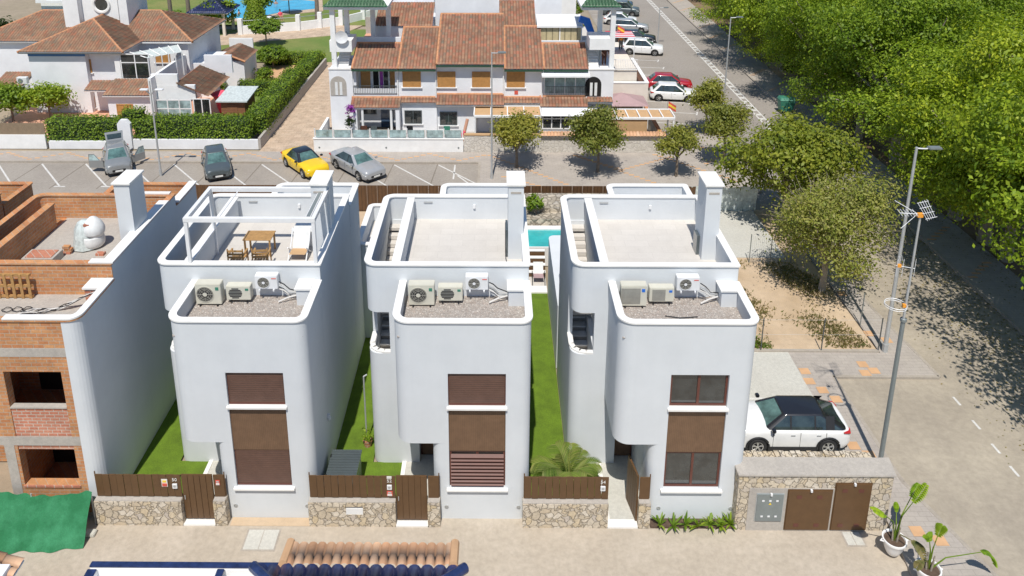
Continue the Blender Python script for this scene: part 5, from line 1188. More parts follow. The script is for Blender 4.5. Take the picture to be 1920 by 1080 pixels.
# ------------------------------------------------------------------ row of flats with orange tiled roofs
FY = 57.5; SL = .42
def roofY(py, z0, Y0, sl=SL): k = -ray(919, py)[2]/ray(919, py)[1]; return (H-z0+sl*Y0)/(sl+k)
A = thing('apartment_block', 'white block of flats with orange tiled roofs and ochre shutters', 'building', (-2, 60, 0))
FL = .35
def abox(nm, x0, x1, y0, y1, z0, z1, k='whiteB', par=A, **kw): return MB().box(x0, x1, y0, y1, z0, z1, k).build(nm, par, **kw)
secs = [(-11.0, -7.5, 5.35, 82), (-7.5, -4.54, 5.35, 52), (-4.54, .65, 5.7, 27), (.65, 3.64, 5.35, 50), (3.64, 7.07, 5.35, 82)]
for i, (x0, x1, ze, pt) in enumerate(secs):
    yt = roofY(pt, ze, FY-.5); zt = ze+SL*(yt-FY+.5); y0 = FY if i in (1, 2, 3) else FY+1.3
    abox('wall', x0+.01, x1-.01, y0, yt, 0, ze-.05)
    if i in (0, 4): abox('balcony_slab', x0+.01, x1-.01, FY, y0-.002, 2.95, 3.2); abox('pier', x0+.01, x0+.25, FY+.01, y0-.002, 3.2, ze-.05); abox('pier', x1-.25, x1-.01, FY+.01, y0-.002, 3.2, ze-.05)
    ridg = [((x0+.06, FY-.5, ze+.04), (x0+.06, yt, zt+.04)), ((x0, yt, zt+.04), (x1, yt, zt+.04))]
    tile_sheet([(x0, FY-.55, ze), (x1, FY-.55, ze), (x1, yt, zt), (x0, yt, zt)], 'tile', 'roof', A, ridges=ridg)
    m = MB(); m.add([(x0, FY-.45, ze-.16), (x1, FY-.45, ze-.16), (x1, yt, zt-.12), (x0, yt, zt-.12), (x0, FY-.45, ze-.02), (x1, FY-.45, ze-.02), (x1, yt, zt-.03), (x0, yt, zt-.03)], [(0, 1, 2, 3), (4, 5, 6, 7), (0, 1, 5, 4), (1, 2, 6, 5), (2, 3, 7, 6), (3, 0, 4, 7)], 'white'); m.build('eave', A, smooth=0)
    m = MB(); m.box(x0+.02, x1-.02, FY-.56, FY-.48, ze-.16, ze-.03, 'gutter'); m.build('gutter', A)
    m = MB(); m.tube((x1-.05, FY-.08, .3), (x1-.05, FY-.08, ze-.2), .05, 'white'); m.build('downpipe', A)
# lower tiled strips
for x0, x1, ze, wt, yy in ((-11.1, -7.3, 2.45, 1.0, FY-1.2), (-7.3, -4.54, 2.62, .45, FY-.45), (-4.54, .65, 2.66, 1.05, FY-1.1), (.65, 3.4, 2.62, .5, FY-.5), (3.4, 7.07, 2.5, 1.0, FY-1.0), (7.07, 9.0, 2.75, 1.3, FY-.6)):
    zt = ze+.36*wt+.15; tile_sheet([(x0, yy, ze), (x1, yy, ze), (x1, yy+wt, zt), (x0, yy+wt, zt)], 'tile', 'roof', A, ridges=[((x0, yy+wt, zt+.03), (x1, yy+wt, zt+.03))], slab=.12)
abox('porch_wall', -10.9, -10.6, FY-1.1, FY-.002, 0, 2.4); abox('porch_wall', -7.65, -7.35, FY-1.1, FY-.002, 0, 2.4); abox('porch_wall', -4.5, .6, FY-.5, FY-.003, 0, 2.6); abox('porch_wall', -7.3, -4.56, FY-.2, FY-.003, 0, 2.6)
tw = [(-12.8, -11.0), (7.07, 9.06)]
def window(par, x, y, z, w, h, kind='ochre', fr='ochre'):
    m = MB(); f = .06; k = {'ochre': 'tan', 'dark': 'car_graphite', 'white': 'acwhite'}[kind]
    for a in ((x-w/2, x+w/2, z, z+f), (x-w/2, x+w/2, z+h-f, z+h), (x-w/2, x-w/2+f, z+f, z+h-f), (x+w/2-f, x+w/2, z+f, z+h-f), (x-f/2, x+f/2, z+f, z+h-f)): m.box(a[0], a[1], y-.07, y-.004, a[2], a[3], k if kind != 'ochre' else 'ochre')
    o = m.build('window', par, smooth=0)
    m = MB(); m.box(x-w/2+f, x-f/2, y-.04, y-.003, z+f, z+h-f, 'ochre' if kind == 'ochre' else 'glass'); m.box(x+f/2, x+w/2-f, y-.04, y-.003, z+f, z+h-f, 'ochre' if kind == 'ochre' else 'glass'); m.build('shutter' if kind == 'ochre' else 'pane', o, smooth=0)
    m = MB(); m.box(x-w/2-.1, x+w/2+.1, y-.14, y-.003, z-.07, z-.005, 'white'); m.build('sill', o); return o
for px in (772, 837, 902, 967): x = OY(px, 148, FY)[0]; window(A, x, FY, 3.78, 1.4, 1.25)
for px, yy in ((775, FY-.2), (841, FY-.5)): x = OY(px, 222, yy)[0]; window(A, x, yy, .85, 1.35, 1.1, 'dark')
m = MB(); x = OY(968, 166, FY)[0]; m.box(x-.14, x+.14, FY-.03, FY-.003, 3.2, 3.5, 'redsign'); m.build('plaque', A)
# first balcony: doors, curtains, railing
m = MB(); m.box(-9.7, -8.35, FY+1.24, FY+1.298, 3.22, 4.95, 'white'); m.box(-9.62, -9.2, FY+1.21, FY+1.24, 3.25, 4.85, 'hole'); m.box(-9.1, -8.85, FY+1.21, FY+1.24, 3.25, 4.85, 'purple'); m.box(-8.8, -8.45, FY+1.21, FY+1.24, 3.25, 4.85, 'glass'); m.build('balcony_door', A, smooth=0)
for a in (-10.6, -8.3): m = MB(); m.box(a, a+.75, FY+1.2, FY+1.24, 3.22, 4.95, 'ochre'); m.build('shutter', A, smooth=0)
def railing(x0, x1, y, z, h=.85, k='car_graphite', par=A, st=.13, nm='railing'):
    m = MB(); m.box(x0, x1, y-.02, y+.02, z+h-.04, z+h, k); m.box(x0, x1, y-.02, y+.02, z+.04, z+.08, k)
    n_ = int((x1-x0)/st)
    for i in range(n_+1): x = x0+(x1-x0)*i/n_; m.box(x-.012, x+.012, y-.012, y+.012, z+.08, z+h-.04, k)
    return m.build(nm, par, smooth=0)
railing(-10.95, -7.55, FY-.05, 3.2, .7); abox('balcony_wall', -10.98, -7.52, FY+.02, FY+.14, 3.2, 3.62); railing(3.9, 6.95, FY-.15, 3.15, .75)
# porch of the first flat
window(A, OY(687, 220, FY)[0], FY+1.3, 1.1, 1.2, .75, 'dark'); m = MB(); x = OY(722, 228, FY)[0]; m.prism([(x-.5, 0), (x+.5, 0), (x+.5, 1.7), (x+.42, 2.0), (x+.2, 2.2), (x-.5, 2.25)], 0, .05, 'car_blue'); 
for i_, v in enumerate(m.v): m.v[i_] = (v[0], FY+1.25+v[2], v[1])
m.build('doorway', A, smooth=0)
for x in (-10.2, -8.0): m = MB(); m.tube((x, FY-1.0, 0), (x, FY-1.0, 2.4), .1, 'white'); m.build('column', A)
# glazed gallery of the last flat
def glazed(x0, x1, y, z0, z1, n_, k='glassg', mid=None, par=A, nm='glazed_front'):
    m = MB(); w = (x1-x0)/n_
    for i in range(n_+1): m.box(x0+i*w-.04, x0+i*w+.04, y-.05, y, z0, z1, 'white')
    for z in (z0, z1-.08)+((mid,) if mid else ()): m.box(x0, x1, y-.045, y-.004, z, z+.08, 'white')
    o = m.build(nm, par, smooth=0); m = MB()
    for i in range(n_): m.box(x0+i*w+.04, x0+(i+1)*w-.04, y-.03, y-.02, z0+.05, z1-.05, k)
    m.build('pane', o, smooth=0); return o
glazed(3.75, 6.95, FY+.02, 3.2, 4.95, 4, mid=4.55); m = MB(); m.box(3.8, 6.9, FY+.5, FY+.53, 3.2, 4.5, 'bag'); m.build('curtain', A)
m = MB(); m.quad((3.5, FY-.9, 4.95), (7.15, FY-.9, 4.95), (7.15, FY+.1, 5.22), (3.5, FY+.1, 5.22), 'whiteB'); m.box(3.5, 7.15, FY-.95, FY-.85, 4.85, 4.96, 'white'); m.build('canopy', A)
glazed(3.6, 7.05, FY-1.3, .85, 2.05, 5, 'glass', mid=1.65); abox('porch_wall', 3.6, 7.05, FY-1.25, FY-.1, 0, .85); m = MB(); m.quad((3.5, FY-1.75, 2.05), (7.2, FY-1.75, 2.05), (7.2, FY-1.0, 2.45), (3.5, FY-1.0, 2.45), 'whiteB'); m.build('canopy', A)
# end towers with arches, columns and green roof
for j, (x0, x1) in enumerate(tw):
    o = abox('stair_tower', x0, x1, FY-.1, FY+4, 0, 5.2); ax = OY(635 if j == 0 else 1112, 160, FY)[0]
    m = MB(); P = [(ax-.62, 3.1), (ax+.62, 3.1)]+[(ax+.62*math.cos(a), 4.05+.62*math.sin(a)) for a in np.linspace(0, math.pi, 12)]; m.prism(P, 0, .03, 'hole' if j else 'cement')  # flat arch panel, the shade of the opening is put into its fill colour
    for i_, v in enumerate(m.v): m.v[i_] = (v[0], FY-.135+v[2], v[1])
    w_ = m.build('arched_opening', A, smooth=0)
    for dx in (-.25, .1): m = MB(); m.box(ax+dx, ax+dx+.2, FY-.16, FY-.14, 3.15, 4.2, 'bag'); m.build('curtain', w_, smooth=0)
    abox('parapet', x0-.05, x1+.05, FY-.15, FY+.05, 5.2, 5.3, 'coping')
    gx0, gx1 = (x0+.1, x0+4.4) if j == 0 else (6.7, x1+.1)
    for cx, cy in ((gx0+.3, FY+.4), (gx0+.95, FY+2.6), (gx1-.3, FY+4.4), (gx1-1.6, FY+4.6)) if j == 0 else ((gx1-.25, FY+.4), (gx1-.95, FY+2.6)):
        abox('column', cx-.18, cx+.18, cy-.18, cy+.18, 5.2, 9.85, 'white')
    for z in (6.5,) if j == 0 else (6.7,): abox('landing', x0+.1, x1, FY+.25, FY+2.4, z, z+.9, 'white')
    for i in range(9): abox('stair_step', x0+.5 if j == 0 else x0+.15, x0+1.4 if j == 0 else x0+.9, FY+.6+i*.3, FY+.9+i*.3, 5.2+i*.17, 5.37+i*.17, 'coping')
    m = MB(); m.tube((x0+(.3 if j == 0 else .9), FY+.2, 5.9), (x0+(1.2 if j == 0 else 1.3), FY+3, 8.0), .03, 'car_graphite'); m.build('handrail', A)
    m = MB(); m.box(gx0-.25, gx1+.25, FY, FY+5, 9.85, 10.05, 'white'); m.build('roof_slab', A)
    hp = [(gx0-.35, FY-.15, 10.05), (gx1+.35, FY-.15, 10.05), (gx1-.9, FY+2.3, 11.0), (gx0+.9, FY+2.3, 11.0)]; tile_sheet(hp, 'tilegreen', 'roof', A)
m = MB(); m.lathe([(0, .12), (.25, .09), (.5, 0)], 'acwhite', (0, 0, 0), 18, 'y'); d_ = OY(640, 70, FY); m.v = [(v[0]+d_[0], v[1]+FY, v[2]+d_[2]) for v in m.v]; m.build('satellite_dish', A)
# roof terraces and the parts behind the ridges
def onto(px0, px1, Y, z0): return OY(px0, 60, Y)[0], OY(px1, 60, Y)[0]
abox('terrace_wall', -11.2, -7.55, 60.35, 60.55, 5.2, 7.0); abox('terrace_floor', -11.2, -7.5, 60.6, 65.5, 6.0, 6.05, 'peach'); abox('terrace_wall', -11.2, -9.4, 65.5, 65.65, 5, 7.5, 'cement'); abox('terrace_wall', -9.3, -6.3, 62.5, 62.8, 6.0, 7.4)
x0, x1 = onto(705, 812, 63, 7.4); tile_sheet([(x0, 62.4, 7.4), (x1, 62.4, 7.4), (x1, 65.6, 8.75), (x0, 65.6, 8.75)], 'tile', 'roof', A)
abox('wall', x0, x1, 62.9, 68, 0, 7.35)
x0, x1 = onto(936, 1004, 63, 7.4); tile_sheet([(x0, 62.3, 7.38), (x1, 62.3, 7.38), (x1, 65.9, 8.9), (x0, 65.9, 8.9)], 'tile', 'roof', A); abox('wall', x0, x1, 62.9, 68, 0, 7.3)
abox('chimney_block', *onto(817, 935, 64.6, 8), 64.5, 66, 7, 9.3); abox('wall', *onto(712, 815, 68, 8), 68.3, 71, 0, 9.0); abox('wall', *onto(935, 1052, 68, 8), 68.0, 70, 0, 9.2)
x0, x1 = onto(1007, 1086, 63.6, 7); yy = 63.5
abox('terrace_wall', 3.64, 8.0, 60.35, 60.5, 5.2, 6.75); abox('terrace_floor', 3.64, 8.5, 60.5, 68, 5.9, 6.1, 'greenp' if 0 else 'floor'); abox('sunroom_wall', x0, x1, yy+.3, yy+2.4, 6.1, 7.7, 'whiteB')
glazed(x0, x1, 61.9, 6.1, 7.55, 2, 'awning', nm='sunroom'); m = MB(); m.quad((x0-.1, 61.7, 7.6), (x1+.1, 61.7, 7.6), (x1+.1, 64.0, 8.1), (x0-.1, 64.0, 8.1), 'bag')
for i in range(10): x = x0+(x1-x0)*i/9; m.add([(x-.05, 61.7, 7.63), (x+.05, 61.7, 7.63), (x+.05, 64, 8.13), (x-.05, 64, 8.13)], [(0, 1, 2, 3)], 'white')
m.box(x0-.12, x1+.12, 61.66, 61.74, 7.5, 7.64, 'white'); m.build('sunroom_roof', A, smooth=0)
x = OY(1092, 40, 62)[0]; m = MB(); m.path([(x-.3, 61.5, 8.3), (x+.3, 61.5, 8.1), (x+.75, 61.4, 7.0), (x+.8, 61.4, 6.5)], [.3, .36, .3, .12], 'bluecloth', 6); single(m, 'blue_tarpaulin', 'crumpled blue cloth hung on the roof terrace beside the striped sunroom', 'cloth', (x, 61.5, 7))
# raised yard in front: wall with glass, stone wall with tiled top, canopies
yw = thing('courtyard_wall', 'white wall topped with green glass panels in front of the flats', 'wall', (-8, 53.4, 0))
m = MB(); m.box(-13.3, -2.35, 53.32, 53.52, 0, 1.1, 'white'); m.box(-13.35, -2.3, 53.28, 53.56, 1.1, 1.16, 'coping'); m.prism([(-13.3, 53.52), (-13.1, 53.52), (-13.1, 58), (-13.3, 58)], 0, 1.1, 'white'); m.build('wall', yw)
for i in range(9):
    x = -13.2+i*1.35; 
    if i < 8: m = MB(); m.box(x+.08, x+1.27, 53.4, 53.43, 1.22, 1.78, 'glassg'); m.build('glass_panel', yw, smooth=0)
    m = MB(); m.box(x-.035, x+.035, 53.38, 53.45, 1.16, 1.9, 'acwhite'); m.build('post', yw)
for x in (-12.9, -8.0, -2.7): m = MB(); m.lathe([(0, -.03), (.06, -.03), (.07, 0)], 'grey', (x, 53.32, .45), 10, 'y'); m.build('wall_light', yw)
sheet('yard_floor', -13.1, 12.2, 53.52, 57.4, .3, 'cement', .3)
sw = thing('tiled_top_wall', 'pale stone wall with an orange tiled top beside the street trees', 'wall', (5, 53.5, 0))
m = MB(); m.box(-2.3, 12.3, 53.32, 53.55, 0, 1.42, 'stonew'); m.build('wall', sw, smooth=0)
m = MB(); m.box(-2.2, 1.0, 53.25, 53.32, 0, 1.0, 'stonew'); 
tile_sheet([(3.3, 53.1, 1.42), (12.4, 53.1, 1.42), (12.4, 53.6, 1.6), (3.3, 53.6, 1.6)], 'tilet', 'cap', sw, tl=.5); 
m = MB(); m.box(-2.3, 3.28, 53.28, 53.58, 1.42, 1.5, 'tan'); m.build('cap', sw, smooth=0)
m = MB(); m.box(12.1, 12.3, 53.56, 62, 0, 1.3, 'stonew'); m.box(12.06, 12.34, 53.58, 62, 1.3, 1.37, 'ridge'); m.build('side_wall', sw, smooth=0)
def canopy(label, x0, x1, y0, y1, z, k, nb, par=None):
    t = thing('pergola', label, 'pergola', (x0, y0, .3)); 
    for x in (x0+.08, x1-.08):
        for y in (y0+.08, y1-.08): m = MB(); m.box(x-.05, x+.05, y-.05, y+.05, .3, z, 'white'); m.build('post', t)
    for y in (y0, y1-.12): m = MB(); m.box(x0, x1, y, y+.12, z, z+.16, 'white'); m.build('beam', t)
    m = MB(); m.quad((x0+.05, y0+.15, z+.05), (x1-.05, y0+.15, z+.05), (x1-.05, y1-.15, z+.12), (x0+.05, y1-.15, z+.12), k)
    m.build('cover', t, smooth=0)
    for i in range(nb): x = x0+(x1-x0)*i/(nb-1); m = MB(); m.box(x-.04, x+.04, y0+.125, y1-.125, z+.12, z+.2, 'white'); m.build('rafter', t)
    return t
canopy('low pergola with tan cover in front of the middle flats', -1.6, 3.4, 54.7, 57.0, 2.3, 'tan', 5)
canopy('long white pergola with tan cover at the corner of the flats', 7.2, 13.2, 54.2, 56.2, 2.35, 'tan', 8)
m = MB(); m.box(7.4, 11.2, 54.3, 54.34, .3, 2.3, 'tan'); single(m, 'fabric_screen', 'drawn tan fabric screen hanging under the long corner pergola', 'screen', (9, 54.3, .3), smooth=0)
c = (9.9, 58.5, 0); t = thing('garden_gazebo', 'mauve peaked canvas gazebo behind the long corner pergola', 'gazebo', c)
m = MB(); m.add([(8.0, 57.3, 2.3), (11.9, 57.3, 2.3), (11.9, 59.9, 2.3), (8.0, 59.9, 2.3), (9.9, 58.6, 3.0)], [(0, 1, 4), (1, 2, 4), (2, 3, 4), (3, 0, 4)], 'mauve'); m.build('canvas', t, smooth=0)
for x in (8.05, 11.85):
    for y in (57.35, 59.85): m = MB(); m.tube((x, y, 0), (x, y, 2.3), .04, 'acwhite'); m.build('post', t)
# peach terraces on the right end
abox('side_wing', 9.1, 11.4, FY+3, FY+12, 0, 4.3, 'cream'); 
m = MB(); m.box(9.1, 12.3, FY+2.6, FY+2.8, 0, 3.3, 'cream'); m.box(9.1, 11.9, FY+2.8, FY+7.5, 2.4, 2.5, 'peach'); m.box(12.1, 12.3, FY+2.8, FY+10, 0, 3.3, 'cream'); m.box(12.05, 12.35, FY+2.58, FY+10, 3.3, 3.38, 'white'); m.box(9.1, 12.05, FY+2.56, FY+2.84, 3.3, 3.38, 'white'); m.build('peach_terrace', A, smooth=0)
railing(9.2, 11.4, FY+2.9, 4.3, .9, 'white', nm='balustrade')
t = thing('awning', 'red and white striped awning behind the right stair tower', 'awning', (11, 66, 5))
m = MB()
for i in range(8): y0 = 64.4+i*.3; m.quad((9.6, y0, 6.0-.0*i), (11.9, y0, 6.0), (11.9, y0+.3, 6.0), (9.6, y0+.3, 6.0), 'red' if i % 2 else 'acwhite')
m.build('canvas', t, smooth=0)
for x in (9.7, 11.8): m = MB(); m.tube((x, 64.4, 4.3), (x, 64.4, 6.0), .04, 'acwhite'); m.build('post', t)
def flag(px, py, Y, label):
    x, y, z = OY(px, py, Y); t = thing('flag', label, 'flag', (x, y, z-1.1)); m = MB(); m.tube((x, y, z-1.2), (x, y, z+.3), .02, 'grey'); m.build('pole', t)
    m = MB(); vs = [(x+.06+.1*i, y+.05*math.sin(i*1.2), z+.25-.17*j-.06*i) for j in range(4) for i in range(7)]
    for j in range(3): m.add(vs, [(j*7+i, j*7+i+1, (j+1)*7+i+1, (j+1)*7+i) for i in range(6)], ('redsign', 'signyellow', 'redsign')[j])
    m.build('cloth', t)
flag(1252, 196, 56.3, 'red and yellow flag hanging at the end of the long corner pergola'); flag(1157, 52, 66, 'red and yellow flag on a pole by the striped awning')

# ------------------------------------------------------------------ people
def person(c, rot, label, pose='stand', shirt='red', legs='car_graphite', hat=None, bare=False):
    t = thing('person', label, 'person', c, local=True); t.rotation_euler.z = rot
    J = {'pelvis': (0, 0, .95), 'waist': (0, .0, 1.1), 'chest': (0, 0, 1.32), 'neck': (0, 0, 1.5), 'head': (0, -.02, 1.68)}
    if pose == 'lean': J.update(chest=(0, -.12, 1.28), neck=(0, -.2, 1.43), head=(0, -.28, 1.6))
    v, e, r = [], [], []
    def p(co, rad, par=None): v.append(co); r.append(rad); (e.append((par, len(v)-1)) if par is not None else None); return len(v)-1
    a = p(J['pelvis'], .15); b = p(J['waist'], .135, a); c_ = p(J['chest'], .155, b); n_ = p(J['neck'], .06, c_); h = p((J['head'][0], J['head'][1], J['head'][2]-.06), .085, n_); p((J['head'][0], J['head'][1], J['head'][2]+.06), .085, h)
    cx, cy, cz = J['chest']
    for s_ in (-1, 1):
        sh = p((s_*.2, cy, cz+.08), .06, c_); el = p((s_*.27, cy-.05, cz-.2), .045, sh); wr = p((s_*.22, cy-.28, cz-.3) if pose != 'stand' else (s_*.28, cy-.08, cz-.45), .033, el)
        pa = p(((s_*.21, cy-.35, cz-.31) if pose != 'stand' else (s_*.28, cy-.1, cz-.53)), .03, wr)
        for k in range(4): q_ = v[pa]; p((q_[0]+(k-1.5)*.018, q_[1]-.06, q_[2]-.03), .009, pa)
        if pose == 'sit': hp = p((s_*.1, 0, .93), .09, a); kn = p((s_*.12, -.42, .95), .065, hp); an = p((s_*.12, -.45, .52), .042, kn); p((s_*.12, -.6, .47), .04, an)
        else: hp = p((s_*.1, 0, .88), .09, a); kn = p((s_*.11, -.03, .5), .062, hp); an = p((s_*.11, .0, .09), .042, kn); p((s_*.12, -.15, .04), .04, an)
    dz = -.48 if pose == 'sit' else (-.95 if pose == 'swim' else 0)
    me = bpy.data.meshes.new('body'); me.from_pydata([(x, y, z+dz) for x, y, z in v], e, []); o = bpy.data.objects.new('body', me); COL.objects.link(o); o.parent = t
    md = o.modifiers.new('skin', 'SKIN'); 
    for i, q_ in enumerate(r): me.skin_vertices[0].data[i].radius = (q_, q_); me.skin_vertices[0].data[i].use_root = i == 0
    md.use_smooth_shade = True; s2 = o.modifiers.new('s', 'SUBSURF'); s2.levels = s2.render_levels = 1; me.materials.append(K['skin'])
    hx, hy, hz = J['head']; hz += dz
    m = MB(); m.lathe([(.105, -.02), (.11, .05), (.09, .12), (.04, .155), (0, .16)], 'hair' if not hat else hat, (hx, hy+.02, hz), 12); m.build('hat' if hat else 'hair', t)
    if not bare:
        m = MB(); z0, z1 = J['pelvis'][2]-.02+dz, cz+.16+dz; m.lathe([(.19, z0), (.185, z0+.15), (.2, z1-.14), (.16, z1-.03), (.08, z1)], shirt, (0, 0, 0), 14)
        m.v = [(x*1.05, y*.8+cy*max(0, (z-z0)/(z1-z0)), z) for x, y, z in m.v]
        for s_ in (-1, 1): m.tube((s_*.19, cy, cz+.09+dz), (s_*.262, cy-.04, cz-.14+dz), .075, shirt, .062)
        m.build('shirt', t, smooth=70)
    m = MB(); 
    for s_ in (-1, 1):
        if pose == 'sit': m.path([(s_*.09, .05, .95+dz), (s_*.12, -.42, .97+dz), (s_*.12, -.45, .55+dz)], [.12, .09, .065], legs, 8)
        elif pose != 'swim': m.path([(s_*.09, 0, .98+dz), (s_*.105, -.02, .6+dz), (s_*.11, 0, .14+dz)], [.125, .095, .07], legs, 8)
    if m.v: m.build('trousers' if not bare else 'shorts', t, smooth=60)
    return t
x, y, z = OY(1137, 118, FY+.6); person((8.45, FY+1.2, 5.2), R(15), 'person in brown with white cap leaning at the rail of the right stair tower', 'lean', 'matbrown', 'matbrown', 'acwhite')
person((11.0, 66.6, 4.3), R(20), 'person in orange shirt standing under the red striped awning', 'stand', 'antorange', 'car_graphite')
for px, py, lb in ((448, 22, 'swimmer in the blue pool beside the blue roofed pavilion'), (492, 4, 'swimmer at the top edge of the blue pool, left of the palm shade'), (517, 3, 'swimmer in the blue pool directly left of the straw parasol')):
    x, y, _ = G(px, py, .6); person((x, y, .05), R(px*7), lb, 'swim', bare=True)
x, y, _ = G(526, 37, .6); person((x, y, .6), R(40), 'person in pink sitting on the lawn by the pool wall', 'sit', 'pink', 'skin')

# ------------------------------------------------------------------ villa on the left with hipped roofs
V = thing('villa', 'white villa with weathered hipped tile roofs and a round window tower', 'house', (-33, 66, 0))
def vb(nm, *a, **k): return abox(nm, *a, par=V, **k)
vb('wall', -38.6, -33.9, 61.95, 66, 0, 5.3, 'whiteB'); vb('wall', -33.89, -31.0, 62.5, 66, 0, 5.3, 'whiteB'); vb('wall', -44.8, -26.7, 65.4, 73.3, 0, 5.35, 'whiteB'); vb('blue_band', -38.62, -33.88, 61.92, 61.949, 4.95, 5.32, 'blue')
hip(-39.2, -30.5, 61.5, 74, 5.4, SL, 'tileg', V, back=False); hip(-45.5, -26.1, 65, 73.7, 5.4, SL, 'tileg', V)
vb('eave_board', -39.1, -30.6, 61.52, 61.6, 5.26, 5.38, 'car_graphite'); vb('eave_board', -30.45, -26.2, 65.02, 65.1, 5.26, 5.38, 'white')
tx0, tx1 = OY(132, 20, 68)[0], OY(247, 20, 68)[0]
vb('tower', tx0+1.0, tx1-1.0, 67.6, 71, 6, 9.6, 'white'); vb('tower_fin', tx0, tx0+1.3, 66.9, 71.2, 5.8, 10.2, 'white'); vb('tower_fin', tx1-.75, tx1, 67.2, 71.2, 5.8, 10.2, 'white')
cx = OY(190, 15, 67.5); m = MB(); m.lathe([(.55, -.02), (.62, -.14), (.78, -.14), (.8, 0)], 'coping', (cx[0], 67.6, 8.15), 24, 'y'); m.disc((cx[0], 67.57, 8.15), .62, 'glass', 'y', 24); m.build('round_window', V)
for px, py, Y, w, h, k in ((158, 136, 62.5, 1.4, 1.15, 'ochre'), (306, 117, 65.4, 1.35, 1.15, 'ochre')): x, _, z = OY(px, py, Y); window(V, x, Y, z, w, h, k)
glazed(-30.95, -28.6, 61.9, 3.0, 5.2, 2, 'glass', mid=4.4, par=V); vb('balcony_wall', -31, -28.5, 61.95, 62.1, 2.6, 3.0, 'white'); vb('column', -31.5, -31.05, 61.9, 62.4, 0, 5.3, 'white')
t_ = MB(); t_.quad((-28.7, 61.6, 4.9), (-26.5, 63.5, 4.9), (-27.5, 65.2, 5.1), (-30.4, 62.5, 5.1), 'film'); 
for i in range(6): s_ = i/5; t_.tube((-28.7+2.2*s_, 61.6+1.9*s_, 4.95), (-30.4+2.9*s_, 62.5+2.7*s_, 5.15), .05, 'white', n=4)
t_.build('glass_canopy', V); m = MB(); 
for i in range(6): s_ = i/5; m.tube((-28.6+2.1*s_, 61.7+1.8*s_, 2.9), (-28.6+2.1*s_, 61.7+1.8*s_, 4.9), .05, 'white', n=4)
m.build('glazing_posts', V)
# lower rooms
tile_sheet([(-31.5, 59.2, 2.42), (-27.3, 59.2, 2.42), (-27.3, 61.6, 3.1), (-31.5, 61.6, 3.1)], 'tileg', 'roof', V, slab=.12); vb('wall', -31.3, -27.5, 59.6, 61.94, 0, 2.4, 'whiteB')
tile_sheet([(-33.7, 60.6, 2.4), (-31.55, 60.6, 2.4), (-31.55, 62.0, 2.85), (-33.7, 62.0, 2.85)], 'tileg', 'roof', V, slab=.12)
tile_sheet([(-41.5, 61.2, 2.6), (-39.0, 61.2, 2.6), (-39.0, 63.2, 3.2), (-41.5, 63.2, 3.2)], 'tileg', 'roof', V, slab=.12)
for px, py, Y, w, h in ((237, 219, 59.6, 1.35, 1.1), (168, 209, 62.5, 1.2, 1.0)): x, _, z = OY(px, py, Y); window(V, x, Y, max(.3, z), w, h)
# conservatory with shaped gable
vb('gable_wall', -27.3, -23.9, 59.0, 59.25, 2.2, 3.4, 'white'); vb('gable_wall', -27.3, -25.2, 59.01, 59.24, 3.4, 4.3, 'white'); vb('wall', -27.2, -26.95, 58.2, 65.3, 0, 4.2, 'white')
tile_sheet([(-22.8, 58.8, 2.5), (-22.8, 64.0, 2.5), (-25.3, 64.0, 3.6), (-25.3, 58.8, 3.6)], 'tileg', 'roof', V)
glazed(-27.0, -24.2, 58.7, .1, 2.3, 3, 'glassg', mid=1.5, par=V); glazed(-24.1, -22.8, 59.0, .1, 2.3, 2, 'glass', par=V, nm='side_glazing')
vb('roof_terrace_wall', -25.3, -22.9, 65.1, 65.3, 2.6, 4.2, 'whiteB'); vb('annex', -26.69, -25.0, 66, 70, 0, 3.2, 'whiteB'); vb('terrace_wall', -25.9, -23.6, 73.4, 73.6, 0, 3.6, 'white')
tile_sheet([(-22.9, 68.6, 2.6), (-22.9, 72.6, 2.6), (-24.6, 72.6, 3.3), (-24.6, 68.6, 3.3)], 'tileg', 'roof', V, ridges=[((-22.9, 68.6, 2.62), (-24.6, 68.6, 3.32))]); tile_sheet([(-26.3, 68.6, 2.6), (-26.3, 72.6, 2.6), (-24.6, 72.6, 3.3), (-24.6, 68.6, 3.3)], 'tileg', 'roof', V); vb('wall', -26.1, -23.1, 68.8, 72.5, 0, 2.6, 'whiteB')
for px, py, Y, lb in ((46, 172, 61.6, 'pair of stacked white air units low on the blue banded villa wall'), (143, 160, 62.2, 'white air unit beside the ochre window of the villa')):
    x, _, z = OY(px, py, Y); t = thing('air_conditioner', lb, 'air conditioner', (x, Y, z))
    for j in range(2 if px < 100 else 1): m = MB(); m.box(x-.42, x+.42, Y-.15, Y+.2, z+j*.7, z+.58+j*.7, 'acwhite'); m.build('casing', t, bev=.02); m = MB(); m.lathe([(0, -.02), (.2, -.02), (.22, 0)], 'grey', (x-.1, Y-.15, z+.29+j*.7), 14, 'y'); m.build('fan_grille', t)
